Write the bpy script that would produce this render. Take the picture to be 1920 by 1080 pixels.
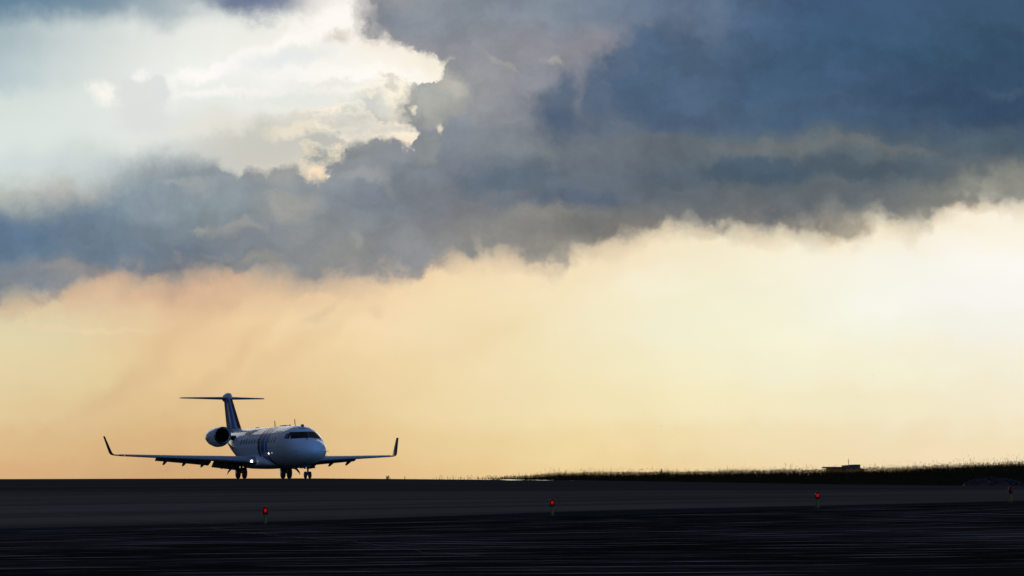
import bpy, math, random
import numpy as np
from mathutils import Vector, Matrix, noise as mnoise
R = math.radians
random.seed(7)
scene = bpy.context.scene
col = scene.collection
for o in list(bpy.data.objects):
    bpy.data.objects.remove(o)

# ---------------------------------------------------------------- camera
CAMZ = 1.5
HORIZON = 900.0          # row of the true horizon in the 1080 px high photograph
F = 5000.0               # focal length in photo pixels
cam_d = bpy.data.cameras.new('camera')
cam = bpy.data.objects.new('camera', cam_d)
col.objects.link(cam)
cam_d.sensor_width = 36.0
cam_d.lens = F/1920*36.0
cam_d.clip_start = 0.5
cam_d.clip_end = 40000
PITCH = math.atan((HORIZON-540)/F)
cam.location = (0, 0, CAMZ)
cam.rotation_euler = (R(90)+PITCH, 0, 0)
scene.camera = cam

# ---------------------------------------------------------------- render settings
scene.view_settings.view_transform = 'Standard'
scene.view_settings.look = 'None'
scene.view_settings.exposure = 0.0
scene.view_settings.gamma = 1.0
scene.view_settings.use_curve_mapping = False

# ---------------------------------------------------------------- sun (veiled by the cloud, upper left)
SUN_AZ = R(-5.0)         # from +Y towards +X
SUN_EL = R(9.5)
sd = bpy.data.lights.new('sun', 'SUN')
sd.energy = 0.5
sd.angle = R(34)
sd.color = (1.0, 0.90, 0.76)
sun = bpy.data.objects.new('sun', sd)
col.objects.link(sun)
dirv = Vector((math.sin(SUN_AZ)*math.cos(SUN_EL), math.cos(SUN_AZ)*math.cos(SUN_EL), math.sin(SUN_EL)))
sun.rotation_euler = dirv.to_track_quat('Z', 'Y').to_euler()
sun.location = (0, 0, 60)

def lin(c):
    r = []
    for v in c:
        v = v/255.0
        r.append(v/12.92 if v <= .04045 else ((v+.055)/1.055)**2.4)
    return (r[0], r[1], r[2], 1.0)

# ---------------------------------------------------------------- node helper
class N:
    def __init__(s, tree):
        s.t = tree; s.n = tree.nodes; s.l = tree.links
    def new(s, typ, **kw):
        n = s.n.new(typ)
        for k, v in kw.items():
            setattr(n, k, v)
        return n
    def put(s, sock, v):
        if v is None: return
        if isinstance(v, bpy.types.NodeSocket): s.l.new(v, sock)
        else: sock.default_value = v
    def math(s, op, a, b=None, c=None, clamp=False):
        n = s.new('ShaderNodeMath', operation=op, use_clamp=clamp)
        s.put(n.inputs[0], a); s.put(n.inputs[1], b); s.put(n.inputs[2], c)
        return n.outputs[0]
    def vmath(s, op, a, b=None, sc=None):
        n = s.new('ShaderNodeVectorMath', operation=op)
        s.put(n.inputs[0], a); s.put(n.inputs[1], b)
        if sc is not None: s.put(n.inputs['Scale'], sc)
        return n.outputs['Value'] if op in ('LENGTH', 'DOT_PRODUCT') else n.outputs[0]
    def xyz(s, x, y, z=0.0):
        n = s.new('ShaderNodeCombineXYZ')
        s.put(n.inputs[0], x); s.put(n.inputs[1], y); s.put(n.inputs[2], z)
        return n.outputs[0]
    def sep(s, v):
        n = s.new('ShaderNodeSeparateXYZ'); s.put(n.inputs[0], v)
        return n.outputs
    def noise(s, v, scale=1.0, detail=5.0, rough=.55, dim='3D', lac=2.0, dist=0.0):
        n = s.new('ShaderNodeTexNoise', noise_dimensions=dim)
        s.put(n.inputs['Vector'], v); s.put(n.inputs['Scale'], scale)
        s.put(n.inputs['Detail'], detail); s.put(n.inputs['Roughness'], rough)
        s.put(n.inputs['Lacunarity'], lac); s.put(n.inputs['Distortion'], dist)
        return n
    def maprange(s, v, a, b, c=0.0, d=1.0, smooth=True):
        n = s.new('ShaderNodeMapRange', interpolation_type='SMOOTHSTEP' if smooth else 'LINEAR', clamp=True)
        s.put(n.inputs['Value'], v); s.put(n.inputs['From Min'], a); s.put(n.inputs['From Max'], b)
        s.put(n.inputs['To Min'], c); s.put(n.inputs['To Max'], d)
        return n.outputs['Result']
    def mix(s, f, a, b, blend='MIX'):
        n = s.new('ShaderNodeMix', data_type='RGBA', blend_type=blend)
        s.put(n.inputs[0], f); s.put(n.inputs[6], a); s.put(n.inputs[7], b)
        return n.outputs[2]
    def ramp(s, f, stops, interp='B_SPLINE'):
        n = s.new('ShaderNodeValToRGB')
        cr = n.color_ramp; cr.interpolation = interp
        cr.elements[0].position = stops[0][0]; cr.elements[0].color = stops[0][1]
        cr.elements[1].position = stops[-1][0]; cr.elements[1].color = stops[-1][1]
        for p, c in stops[1:-1]:
            cr.elements.new(p).color = c
        s.put(n.inputs[0], f)
        return n.outputs[0]
    def curve(s, f, pts):
        n = s.new('ShaderNodeFloatCurve')
        c = n.mapping.curves[0]
        while len(c.points) < len(pts): c.points.new(.5, .5)
        for p, (a, b) in zip(c.points, pts):
            p.location = (a, b); p.handle_type = 'AUTO'
        n.mapping.use_clip = False
        n.mapping.update()
        s.put(n.inputs['Value'], f)
        return n.outputs[0]

# ---------------------------------------------------------------- world: evening sky behind a broken cloud deck
world = bpy.data.worlds.new('World')
scene.world = world
world.use_nodes = True
wt = world.node_tree
wt.nodes.clear()
W = N(wt)
tc = W.new('ShaderNodeTexCoord')
dx, dy, dz = W.sep(tc.outputs['Generated'])
ysafe = W.math('MAXIMUM', dy, 0.12)
PX = W.math('ADD', W.math('MULTIPLY', W.math('DIVIDE', dx, ysafe), F), 960.0)
PY = W.math('SUBTRACT', HORIZON, W.math('MULTIPLY', W.math('DIVIDE', dz, ysafe), F))
P = W.xyz(PX, PY)
def warp(scale, amp, detail, seed, rough=.55, sx=1.0):
    v = W.vmath('MULTIPLY', P, (1.0/(scale*sx), 1.0/scale, 0.0))
    v = W.vmath('ADD', v, (seed, seed*1.7, 0.0))
    n = W.noise(v, 1.0, detail, rough, '2D')
    d = W.vmath('SUBTRACT', n.outputs['Color'], (0.5, 0.5, 0.5))
    return W.vmath('MULTIPLY', d, (amp*2.0, amp*2.0, 0.0))
wBig = warp(260, 36, 4, 3.1)
wMid = warp(85, 26, 6, 11.3)
wFine = warp(34, 17, 7, 23.9, .66)
def vadd(*vs):
    r = vs[0]
    for v in vs[1:]: r = W.vmath('ADD', r, v)
    return r
PW = vadd(P, wBig, wMid)                # soft warped coordinates
PM = vadd(P, W.vmath('SCALE', wBig, None, .25), wMid, wFine)
PE = vadd(P, W.vmath('SCALE', wMid, None, .75), W.vmath('SCALE', wFine, None, 1.1))           # near the traced edges
X0, X1 = -160.0, 2080.0
def nx(x): return (x-X0)/(X1-X0)
COLS = [0, 160, 320, 480, 640, 800, 960, 1120, 1280, 1440, 1600, 1760, 1920]
def grid(rows, PV):
    sx_, sy_, _ = W.sep(PV)
    fac = W.math('DIVIDE', W.math('SUBTRACT', sx_, X0), X1-X0)
    res = None; py_ = None
    for y, cs in rows:
        c = W.ramp(fac, [(nx(x), lin(q)) for x, q in zip(COLS, cs)])
        if res is None: res = c
        else: res = W.mix(W.maprange(sy_, py_, y), res, c)
        py_ = y
    return res
def brush(colr, PV, x, y, rx, ry, rot, rgb, op, soft=1.0):
    """a cloud patch: an ellipse of sky with the given colour; soft 1 = feathered to its centre"""
    m = W.new('ShaderNodeMapping', vector_type='TEXTURE')
    W.put(m.inputs['Vector'], PV)
    m.inputs['Location'].default_value = (x, y, 0)
    m.inputs['Rotation'].default_value = (0, 0, R(rot))
    m.inputs['Scale'].default_value = (rx, ry, 1)
    g = W.new('ShaderNodeTexGradient', gradient_type='SPHERICAL')
    W.put(g.inputs[0], m.outputs[0])
    f = W.maprange(g.outputs['Fac'], 0.0, soft, 0.0, op)
    return W.mix(f, colr, lin(rgb))

# luminous sky behind the cloud
LG = [
 (0,   [(112,140,160),(140,160,174),(176,188,192),(190,195,198),(250,243,232),(215,205,195),(150,150,155),(150,150,155),(150,150,155),(150,150,155),(150,150,155),(150,150,155),(150,150,155)]),
 (60,  [(160,180,187),(212,219,216),(230,233,227),(238,238,230),(252,246,238),(235,220,200),(180,170,160),(170,165,160),(170,165,160),(170,165,160),(170,165,160),(170,165,160),(170,165,160)]),
 (130, [(180,198,203),(217,223,219),(236,238,233),(246,245,240),(250,247,241),(252,244,226),(235,225,205),(220,210,195),(220,210,195),(220,210,195),(220,210,195),(220,210,195),(220,210,195)]),
 (190, [(212,222,218),(224,230,225),(230,233,228),(235,237,231),(234,231,221),(240,230,208),(225,215,195),(220,210,195),(220,210,195),(220,210,195),(220,210,195),(220,210,195),(220,210,195)]),
 (250, [(217,226,221),(222,229,224),(230,233,227),(214,212,201),(238,228,206),(238,226,202),(225,215,195),(220,210,195),(220,210,195),(220,210,195),(220,210,195),(220,210,195),(220,210,195)]),
 (310, [(208,219,217),(206,214,212),(200,206,204),(200,200,193),(244,222,192),(235,220,195),(225,215,195),(220,210,195),(220,210,195),(220,210,195),(220,212,200),(230,224,205),(240,234,214)]),
 (420, [(215,200,165),(225,200,165),(220,190,155),(225,195,160),(235,205,168),(242,216,178),(243,220,184),(244,226,192),(245,230,200),(246,236,206),(247,238,212),(248,240,220),(249,243,226)]),
 (490, [(215,200,165),(225,200,165),(218,185,152),(224,194,158),(236,204,165),(243,216,176),(244,222,184),(244,226,190),(245,234,204),(246,239,212),(247,243,226),(248,245,235),(250,247,240)]),
 (550, [(214,200,164),(222,198,162),(216,180,148),(224,194,156),(238,206,164),(244,220,178),(244,225,184),(244,230,196),(244,238,208),(245,241,214),(246,244,228),(247,244,233),(248,246,242)]),
 (610, [(222,212,174),(225,209,168),(228,192,150),(238,208,162),(243,217,174),(241,218,176),(242,224,182),(245,235,200),(243,240,212),(244,240,210),(244,243,222),(245,243,229),(246,243,231)]),
 (680, [(226,210,168),(228,208,160),(231,199,150),(231,200,152),(236,208,160),(240,216,170),(242,224,180),(244,232,192),(244,236,200),(244,238,208),(244,238,208),(245,240,215),(246,240,218)]),
 (760, [(228,204,158),(224,196,148),(225,192,142),(226,194,144),(230,202,150),(236,212,164),(240,220,174),(242,226,180),(243,230,188),(243,232,194),(243,232,196),(244,234,202),(245,234,206)]),
 (830, [(224,190,142),(216,180,130),(217,178,128),(221,184,132),(228,195,143),(232,204,150),(236,211,158),(240,217,164),(241,220,172),(241,222,180),(241,222,182),(241,222,184),(242,224,188)]),
 (895, [(220,178,128),(210,168,120),(208,166,118),(215,173,123),(226,187,135),(229,193,139),(236,206,150),(238,208,152),(238,210,158),(239,214,168),(240,216,172),(240,216,174),(240,216,176)]),
]
CG = [
 (10,  [(112,140,160),(128,150,166),(128,142,160),(112,125,148),(160,155,152),(132,140,150),(132,141,152),(115,128,145),(98,115,138),(64,90,120),(62,88,118),(62,88,116),(58,82,108)]),
 (80,  [(112,140,160),(128,150,166),(130,145,160),(120,130,150),(150,148,150),(142,144,152),(142,145,152),(145,143,150),(92,112,135),(66,92,122),(64,92,120),(60,88,116),(55,80,106)]),
 (160, [(150,165,172),(150,165,172),(150,165,172),(160,165,168),(165,164,160),(155,156,155),(140,142,150),(128,132,142),(84,106,134),(68,94,122),(64,88,116),(60,84,112),(54,78,103)]),
 (220, [(150,165,172),(150,165,172),(150,165,172),(160,165,168),(165,164,160),(150,152,152),(136,140,148),(112,120,132),(84,104,128),(73,96,120),(68,90,114),(62,84,108),(56,76,100)]),
 (280, [(150,168,176),(150,165,172),(140,155,164),(150,155,156),(148,153,156),(136,142,150),(126,133,140),(104,113,122),(98,108,116),(104,112,117),(98,108,114),(86,100,111),(72,90,105)]),
 (320, [(140,165,176),(136,155,166),(126,142,152),(150,154,154),(138,144,151),(128,134,143),(102,114,126),(103,112,122),(96,106,116),(80,97,110),(82,98,110),(92,104,112),(118,120,118)]),
 (370, [(118,143,160),(122,142,157),(142,154,162),(136,146,152),(130,136,144),(128,132,139),(112,118,127),(94,106,120),(99,107,114),(108,112,115),(95,105,112),(122,123,120),(152,150,140)]),
 (425, [(97,121,145),(113,131,149),(122,137,147),(132,138,144),(134,139,142),(126,130,137),(138,136,131),(122,123,121),(114,116,119),(128,125,120),(158,152,140),(172,166,149),(200,190,170)]),
 (470, [(100,122,143),(111,129,146),(110,124,139),(127,134,143),(145,146,142),(133,134,136),(139,137,132),(148,143,134),(172,162,146),(180,170,152),(180,170,152),(190,180,160),(200,190,170)]),
 (510, [(118,130,143),(148,146,146),(113,121,136),(140,142,141),(150,148,146),(140,138,138),(165,157,145),(168,158,145),(172,162,146),(180,170,152),(180,170,152),(190,180,160),(200,190,170)]),
 (555, [(122,132,143),(164,160,149),(134,137,139),(163,154,150),(165,158,150),(165,158,150),(170,160,148),(172,162,146),(172,162,146),(180,170,152),(180,170,152),(190,180,160),(200,190,170)]),
]
L = grid(LG, PW)
C = grid(CG, PW)
# patches of the luminous sky: veils, small grey clouds inside the bright gap, bright rims
LB = [ # x,y,rx,ry,rot,rgb,op,soft, space(W soft, M medium, E crisp)
 (60,-30,330,80,-4,(92,124,150),.75,.9,'W'),
 (470,-8,150,50,6,(98,112,142),.98,.8,'M'),
 (440,70,330,90,-6,(232,233,226),.35,1,'W'),
 (560,60,250,26,-24,(255,250,244),.9,.9,'M'),
 (400,128,150,24,-14,(255,251,247),.9,.9,'M'),
 (640,40,60,80,10,(255,251,244),.8,.9,'M'),
 (700,135,190,22,3,(255,252,247),.8,.9,'M'),
 (520,105,150,32,-12,(228,232,232),.8,.9,'M'),
 (420,170,200,16,-2,(255,251,246),.6,.9,'M'),
 (560,176,170,22,0,(226,229,224),.7,.9,'M'),
 (625,62,45,20,0,(214,204,192),.8,.9,'M'),
 (188,172,40,30,20,(255,250,240),.8,1,'M'),
 (322,180,20,44,-12,(255,251,244),.7,1,'M'),
 (262,140,22,20,0,(255,251,247),.6,1,'M'),
 (270,200,82,66,0,(221,224,221),.9,.6,'E'),
 (236,170,34,34,0,(222,225,222),.9,.5,'E'),
 (286,165,28,32,0,(221,225,223),.95,.45,'E'),
 (690,200,80,34,0,(200,203,198),.8,.6,'M'),
 (515,262,190,60,-4,(200,200,191),.9,.8,'M'),
 (400,235,130,30,-10,(232,229,217),.6,.9,'M'),
 (560,240,90,20,-10,(240,228,206),.8,.7,'E'),
 (600,205,80,12,-12,(250,238,218),.9,.7,'E'),
 (640,232,80,18,6,(190,190,184),.85,.6,'E'),
 (612,262,60,16,0,(188,188,182),.8,.6,'E'),
 (700,228,60,26,20,(196,192,184),.85,.6,'E'),
 (620,150,120,12,-4,(226,226,220),.6,.9,'M'),
 (690,250,70,30,10,(206,200,188),.7,.9,'M'),
 (560,215,110,18,-6,(214,211,201),.7,.9,'M'),
 (700,168,60,14,0,(216,213,205),.7,.9,'M'),
 (470,300,120,26,0,(202,200,190),.6,.9,'M'),
 (745,180,40,50,12,(252,243,222),.8,.9,'E'),
 (850,130,34,16,30,(254,245,222),.8,.9,'E'),
 (600,293,50,22,0,(160,166,163),.95,.8,'E'),
 (595,325,32,13,0,(250,226,192),1,.7,'E'),
 (638,302,7,12,0,(255,244,214),1,.6,'E'),
 (752,262,36,26,0,(246,232,206),.9,.8,'E'),
]
spaces = {'W': PW, 'M': PM, 'E': PE}
for x, y, rx, ry, rot, rgb, op, soft, sp in LB:
    L = brush(L, spaces[sp], x, y, rx, ry, rot, rgb, op, soft)
def broken(colr, x, y, rx, ry, rot, scale, seed, body, rim, lo, op):
    m = W.new('ShaderNodeMapping', vector_type='TEXTURE'); W.put(m.inputs['Vector'], PM)
    m.inputs['Location'].default_value = (x, y, 0); m.inputs['Rotation'].default_value = (0, 0, R(rot)); m.inputs['Scale'].default_value = (rx, ry, 1)
    g = W.new('ShaderNodeTexGradient', gradient_type='SPHERICAL'); W.put(g.inputs[0], m.outputs[0])
    v = W.vmath('ADD', W.vmath('MULTIPLY', P, (1/(scale*1.6), 1/scale, 0)), (seed, seed*2.3, 0))
    n = W.noise(v, 1.0, 8, .6, '2D').outputs['Fac']
    q = W.math('ADD', n, W.math('MULTIPLY', W.math('SUBTRACT', W.maprange(g.outputs['Fac'], 0, .7), 1.0), .35))
    c = W.mix(W.math('MULTIPLY', W.maprange(q, lo-.07, lo+.01), op*.8), colr, lin(rim))
    return W.mix(W.math('MULTIPLY', W.maprange(q, lo, lo+.17), op), c, lin(body))
L = broken(L, 690, 225, 190, 90, 12, 46, 3.7, (196,196,189), (253,244,226), .49, .55)
L = broken(L, 745, 170, 110, 60, 20, 34, 8.1, (190,190,183), (253,242,219), .50, .55)
L = broken(L, 600, 285, 120, 40, 0, 40, 5.3, (178,180,174), (246,228,198), .50, .5)
# the low sky: painted slanting rays of the sunbeams and soft tone patches under the deck
for x, y, rx, ry, rot, rgb, op, soft in [
 (250,700,300,46,-38,(212,178,136),.42,1),
 (420,690,260,30,-42,(218,184,140),.40,1),
 (560,650,190,34,-30,(222,190,146),.45,1),
 (690,585,26,15,0,(226,202,162),.6,1),
 (610,590,60,16,-30,(214,190,154),.5,1),
 (330,560,180,22,2,(212,172,142),.35,1),
 (160,615,190,10,3,(236,212,172),.6,1),
 (900,640,180,60,-20,(238,214,168),.5,1),
 (1250,530,120,50,0,(248,242,220),.5,1),
 (1750,560,300,50,-8,(249,247,240),.5,1)]:
    L = brush(L, PW, x, y, rx, ry, rot, rgb, op, soft)
CB = [
 (815,190,80,62,0,(170,171,165),1,.8,'E'),
 (840,150,60,30,25,(190,187,176),.8,.9,'E'),
 (800,165,50,20,0,(172,175,170),.8,.8,'E'),
 (826,243,12,16,0,(244,234,208),.8,.8,'E'),
 (776,203,12,9,0,(250,238,212),.7,.8,'E'),
 (830,225,50,20,-10,(164,164,158),.7,.9,'E'),
 (1235,140,160,128,-10,(79,100,125),1,.5,'M'),
 (1205,80,60,50,0,(82,103,129),.95,.55,'E'),
 (1165,110,40,40,0,(88,107,130),.9,.4,'E'),
 (1125,175,34,60,0,(92,109,131),.9,.5,'M'),
 (1052,208,66,84,8,(84,102,125),.92,.9,'M'),
 (1120,232,90,44,0,(92,108,128),.7,1,'M'),
 (1064,160,34,42,0,(92,108,130),.8,.85,'E'),
 (1290,232,120,40,0,(76,96,121),.8,.7,'M'),
 (1340,30,46,80,0,(96,114,136),.7,.9,'M'),
 (1110,60,110,36,0,(142,142,150),.6,.9,'M'),
 (1040,108,34,13,30,(172,169,166),.7,1,'E'),
 (935,112,50,10,25,(162,160,158),.75,.8,'E'),
 (715,30,110,40,8,(128,136,150),.7,.8,'M'),
 (790,40,130,60,0,(132,140,150),.7,1,'M'),
 (560,-5,60,26,0,(112,124,146),.8,.8,'M'),
 (960,335,130,30,-2,(96,110,124),.95,.7,'M'),
 (1085,370,120,30,8,(90,102,118),.95,.75,'M'),
 (1250,332,140,26,0,(90,102,114),.85,.8,'M'),
 (1425,318,150,30,0,(76,93,109),.95,.6,'M'),
 (1630,314,180,28,4,(80,95,107),.95,.6,'M'),
 (1500,270,220,18,-3,(112,118,120),.6,.9,'M'),
 (1660,270,160,14,10,(112,116,116),.55,.9,'M'),
 (1480,392,80,24,-25,(104,110,116),.8,.8,'M'),
 (1620,350,150,22,-14,(98,106,112),.7,.8,'M'),
 (1860,340,150,40,-10,(148,148,138),.8,1,'M'),
 (1540,215,120,40,0,(66,88,116),.6,.9,'M'),
 (1850,190,110,70,0,(54,76,104),.7,.9,'M'),
 (1900,170,60,16,0,(70,90,112),.6,.9,'M'),
 (705,365,100,56,-8,(122,130,141),.85,.8,'M'),
 (680,325,72,20,4,(156,159,160),.7,.9,'E'),
 (724,345,20,46,-25,(154,156,156),.5,1,'E'),
 (800,285,40,30,0,(148,152,152),.7,.6,'M'),
 (860,240,46,40,0,(128,138,150),.6,.8,'M'),
 (850,290,22,34,0,(126,134,146),.7,.7,'M'),
 (880,390,60,20,0,(122,122,124),.6,.9,'M'),
 (1020,400,150,30,-3,(142,139,131),.6,.9,'M'),
 (900,440,120,36,0,(138,137,132),.6,.9,'M'),
 (384,431,40,18,0,(166,167,158),.75,1,'E'),
 (372,350,48,26,0,(162,167,167),.7,.9,'E'),
 (330,345,50,10,6,(160,166,168),.6,.8,'E'),
 (455,425,64,24,8,(160,160,152),.75,.7,'M'),
 (465,436,54,30,0,(130,135,144),.8,.85,'E'),
 (540,385,90,44,0,(160,160,155),.85,.8,'M'),
 (520,335,60,24,0,(156,158,154),.7,.8,'M'),
 (565,440,42,34,0,(138,141,142),.7,.9,'E'),
 (332,486,12,24,-10,(142,142,144),.6,.8,'E'),
 (415,485,60,14,0,(140,142,146),.6,.8,'M'),
 (490,490,60,14,-14,(156,154,146),.6,.9,'M'),
 (470,515,90,20,0,(132,136,140),.7,.9,'M'),
 (560,500,120,24,-6,(142,144,144),.6,.9,'M'),
 (640,525,90,18,0,(158,154,148),.6,.9,'M'),
 (150,505,90,18,0,(150,146,146),.7,.9,'M'),
 (60,535,80,34,0,(116,126,140),.85,.9,'M'),
 (20,450,120,40,0,(92,116,140),.8,1,'M'),
 (665,450,20,24,10,(158,158,152),.6,.8,'E'),
 (740,480,90,40,0,(126,130,136),.7,.9,'M'),
 (1030,505,60,14,4,(190,176,156),.8,.8,'M'),
 (1180,430,110,22,-10,(128,124,118),.7,.9,'M'),
 (1330,430,120,16,2,(150,146,136),.7,.9,'M'),
 (1620,418,70,22,0,(176,166,148),.7,.8,'M'),
 (1720,424,44,16,0,(166,162,148),.8,.8,'M'),
]
for x, y, rx, ry, rot, rgb, op, soft, sp in CB:
    C = brush(C, spaces[sp], x, y, rx, ry, rot, rgb, op, soft)
# fine relief of the cloud deck
def fb(scale, seed, detail=7, rough=.58, sx=1.0):
    v = W.vmath('MULTIPLY', PM, (1.0/(scale*sx), 1.0/scale, 0.0))
    v = W.vmath('ADD', v, (seed, seed*1.3, 0.0))
    return W.noise(v, 1.0, detail, rough, '2D').outputs['Fac']
rel = W.math('ADD', W.math('MULTIPLY', W.math('SUBTRACT', fb(120, 5.0, sx=1.7), .5), .50),
             W.math('MULTIPLY', W.math('SUBTRACT', fb(45, 9.0, sx=1.3), .5), .22))
bil = W.math('ABSOLUTE', W.math('SUBTRACT', fb(150, 61.0, 6, .62, 1.4), .5))
rel = W.math('ADD', rel, W.math('MULTIPLY', W.math('SUBTRACT', bil, .085), .75))
C = W.vmath('SCALE', C, None, W.math('ADD', 1.0, rel))
relL = W.math('MULTIPLY', W.math('SUBTRACT', fb(130, 15.0, 6, .5, 2.2), .5), .10)
L = W.vmath('SCALE', L, None, W.math('ADD', 1.0, relL))
# traced edges of the deck
def curvepts(pts, lo, hi, vlo, vhi):
    return [((a-lo)/(hi-lo), (b-vlo)/(vhi-vlo)) for a, b in pts]
ex, ey, _ = W.sep(PE)
YB = [(-160,585),(0,578),(30,580),(90,568),(150,545),(200,531),(250,535),(300,538),(318,552),(328,550),(345,538),(400,530),(440,527),
      (500,535),(560,545),(620,545),(680,540),(740,531),(790,523),(800,509),(850,501),(900,493),(930,490),(980,502),(1020,515),(1060,513),
      (1076,491),(1120,478),(1180,466),(1220,450),(1240,438),(1290,434),(1320,445),(1370,442),(1430,452),(1480,448),(1530,455),(1600,450),
      (1640,436),(1652,422),(1675,428),(1700,438),(1740,436),(1755,420),(1768,408),(1820,397),(1900,395),(2080,388)]
PB = vadd(P, W.vmath('SCALE', wMid, None, .42), W.vmath('SCALE', wFine, None, .75))
bx, by, _ = W.sep(PB)
fx = W.math('DIVIDE', W.math('SUBTRACT', ex, X0), X1-X0)
fb_ = W.math('DIVIDE', W.math('SUBTRACT', bx, X0), X1-X0)
yb = W.math('MULTIPLY', W.curve(fb_, [(nx(a), b/1000.0) for a, b in YB]), 1000.0)
dB = W.math('SUBTRACT', yb, by)                     # >0 above the lower edge
wv = W.vmath('ADD', W.vmath('MULTIPLY', P, (1/70.0, 1/70.0, 0)), (44.0, 17.0, 0))
sB = W.maprange(W.noise(wv, 1.0, 3, .5, '2D').outputs['Fac'], .3, .7, .45, 2.2)
aB = W.maprange(W.math('DIVIDE', dB, sB), -19.0, 30.0)
YT = [(-160,372),(0,372),(100,362),(180,346),(240,320),(300,305),(400,306),(432,328),(452,331),(458,322),(472,322),(492,326),(512,316),
      (540,312),(560,318),(577,331),(604,336),(612,326),(624,300),(642,284),(652,272),(680,258),(700,255),(730,262),(762,279),(776,256),(800,240),
      (822,160),(852,100),(884,60),(900,0),(920,-200),(2080,-200)]
yt = W.math('MULTIPLY', W.curve(fx, [(nx(a), (b+300)/1000.0) for a, b in YT]), 1000.0)
yt = W.math('SUBTRACT', yt, 300.0)
dT = W.math('SUBTRACT', ey, yt)
vT = W.math('ADD', 1.0, W.math('MULTIPLY', W.maprange(PX, 330.0, 480.0), W.maprange(fb(60, 71.0, 3), .35, .65, -.45, .7)))
softT = W.math('MULTIPLY', W.maprange(PX, 230.0, 470.0, 60.0, 9.0), vT)
aT = W.maprange(W.math('DIVIDE', dT, softT), -1.0, 1.0)
XW = [(-100,662),(0,673),(30,678),(58,690),(72,715),(90,768),(105,815),(120,842),(132,852),(142,835),(150,775),(175,762),(200,752),(225,748),(242,764),(256,784),(300,800),(600,800)]
fy = W.math('DIVIDE', W.math('ADD', ey, 100.0), 700.0)
xw = W.math('MULTIPLY', W.curve(fy, [((a+100)/700.0, b/1000.0) for a, b in XW]), 1000.0)
dW = W.math('SUBTRACT', ex, xw)
softW = W.math('MULTIPLY', W.maprange(ey, 60.0, 140.0, 34.0, 20.0), W.maprange(fb(50, 77.0, 3), .35, .65, .5, 1.6))
aW = W.maprange(W.math('DIVIDE', dW, softW), -1.0, 1.0)
A = W.math('MULTIPLY', aB, W.math('MAXIMUM', aT, aW))
# light leaking through the thin rim of the deck: warm below, cream around the gap
rimB = W.math('MULTIPLY', W.maprange(dB, -55.0, 4.0), W.math('SUBTRACT', 1.0, W.maprange(dB, 4.0, 30.0)))
rimB = W.math('MULTIPLY', rimB, W.maprange(fb(90, 31.0, 4), .35, .65, .08, .42))
def emit(c, strength=1.0):
    b_ = W.new('ShaderNodeBackground'); W.put(b_.inputs[0], c); b_.inputs[1].default_value = strength
    return b_.outputs[0]
def mixsh(f, a, b_):
    m_ = W.new('ShaderNodeMixShader'); W.put(m_.inputs[0], f); W.l.new(a, m_.inputs[1]); W.l.new(b_, m_.inputs[2])
    return m_.outputs[0]
F_ = mixsh(A, emit(L), emit(C))
F_ = mixsh(rimB, F_, emit(W.mix(W.maprange(PX, 300.0, 1300.0), lin((222,178,142)), lin((246,222,186)))))
# outside the photographed part of the sky the deck goes on, plus an unseen blue patch added to light the aircraft
sky = W.new('ShaderNodeTexSky', sky_type='NISHITA')
sky.sun_disc = False
sky.sun_elevation = SUN_EL
sky.sun_rotation = SUN_AZ
sky.altitude = 100
sky.air_density = 1.2
sky.dust_density = 1.5
dn = W.noise(W.vmath('MULTIPLY', tc.outputs['Generated'], (1.0, 1.0, 2.6)), 2.4, 6, .55)
deckv = W.maprange(dn.outputs['Fac'], .40, .64)
clear = W.math('MULTIPLY', W.maprange(W.vmath('DOT_PRODUCT', tc.outputs['Generated'], (.62, -.74, .26)), .15, .95), W.maprange(dn.outputs['Fac'], .36, .56, .45, 1.0))
skyc = W.mix(clear, W.mix(deckv, (.42, .50, .70, 1.0), (.75, .90, 1.25, 1.0)), W.vmath('MULTIPLY', sky.outputs[0], (.8, 1.6, 3.6)))
right = W.maprange(dx, -.05, .15)
side = W.math('MAXIMUM', W.maprange(dy, .86, .96), W.math('MULTIPLY', right, W.maprange(dy, .40, .80)))
up = W.maprange(dz, .22, .42, 1.0, 0.0)
wo = W.new('ShaderNodeOutputWorld')
W.l.new(mixsh(W.math('MULTIPLY', side, up), emit(skyc, 0.10), F_), wo.inputs[0])

# ================================================================ materials
def mat(name, base, rough=.6, metal=0.0, coat=0.0, spec=.5, emit=None, estr=0.0, bump=0.0, bscale=20.0, var=0.0, vscale=3.0):
    m = bpy.data.materials.new(name); m.use_nodes = True
    T = N(m.node_tree)
    b = m.node_tree.nodes['Principled BSDF']
    b.inputs['Roughness'].default_value = rough
    b.inputs['Metallic'].default_value = metal
    b.inputs['Coat Weight'].default_value = coat
    b.inputs['Coat Roughness'].default_value = .06
    b.inputs['Specular IOR Level'].default_value = spec
    c = (base[0], base[1], base[2], 1.0)
    tcn = T.new('ShaderNodeTexCoord').outputs['Object']
    n = T.noise(tcn, vscale, 6, .6).outputs['Fac']
    k = T.math('ADD', 1.0, T.math('MULTIPLY', T.math('SUBTRACT', n, .5), 2*var))
    T.put(b.inputs['Base Color'], T.vmath('SCALE', c[:3], None, k))
    if bump:
        nb = T.noise(tcn, bscale, 5, .6).outputs['Fac']
        bp = T.new('ShaderNodeBump'); bp.inputs['Strength'].default_value = bump; bp.inputs['Distance'].default_value = .02
        T.put(bp.inputs['Height'], nb); T.put(b.inputs['Normal'], bp.outputs[0])
    if emit:
        b.inputs['Emission Color'].default_value = (emit[0], emit[1], emit[2], 1)
        b.inputs['Emission Strength'].default_value = estr
    return m
M = {}
M['white'] = mat('white_paint', (.60, .66, .72), .55, coat=.28, spec=.12, var=.06, vscale=1.2)
M['navy'] = mat('navy_paint', (.008, .013, .035), .5, coat=.12, spec=.2)
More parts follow.
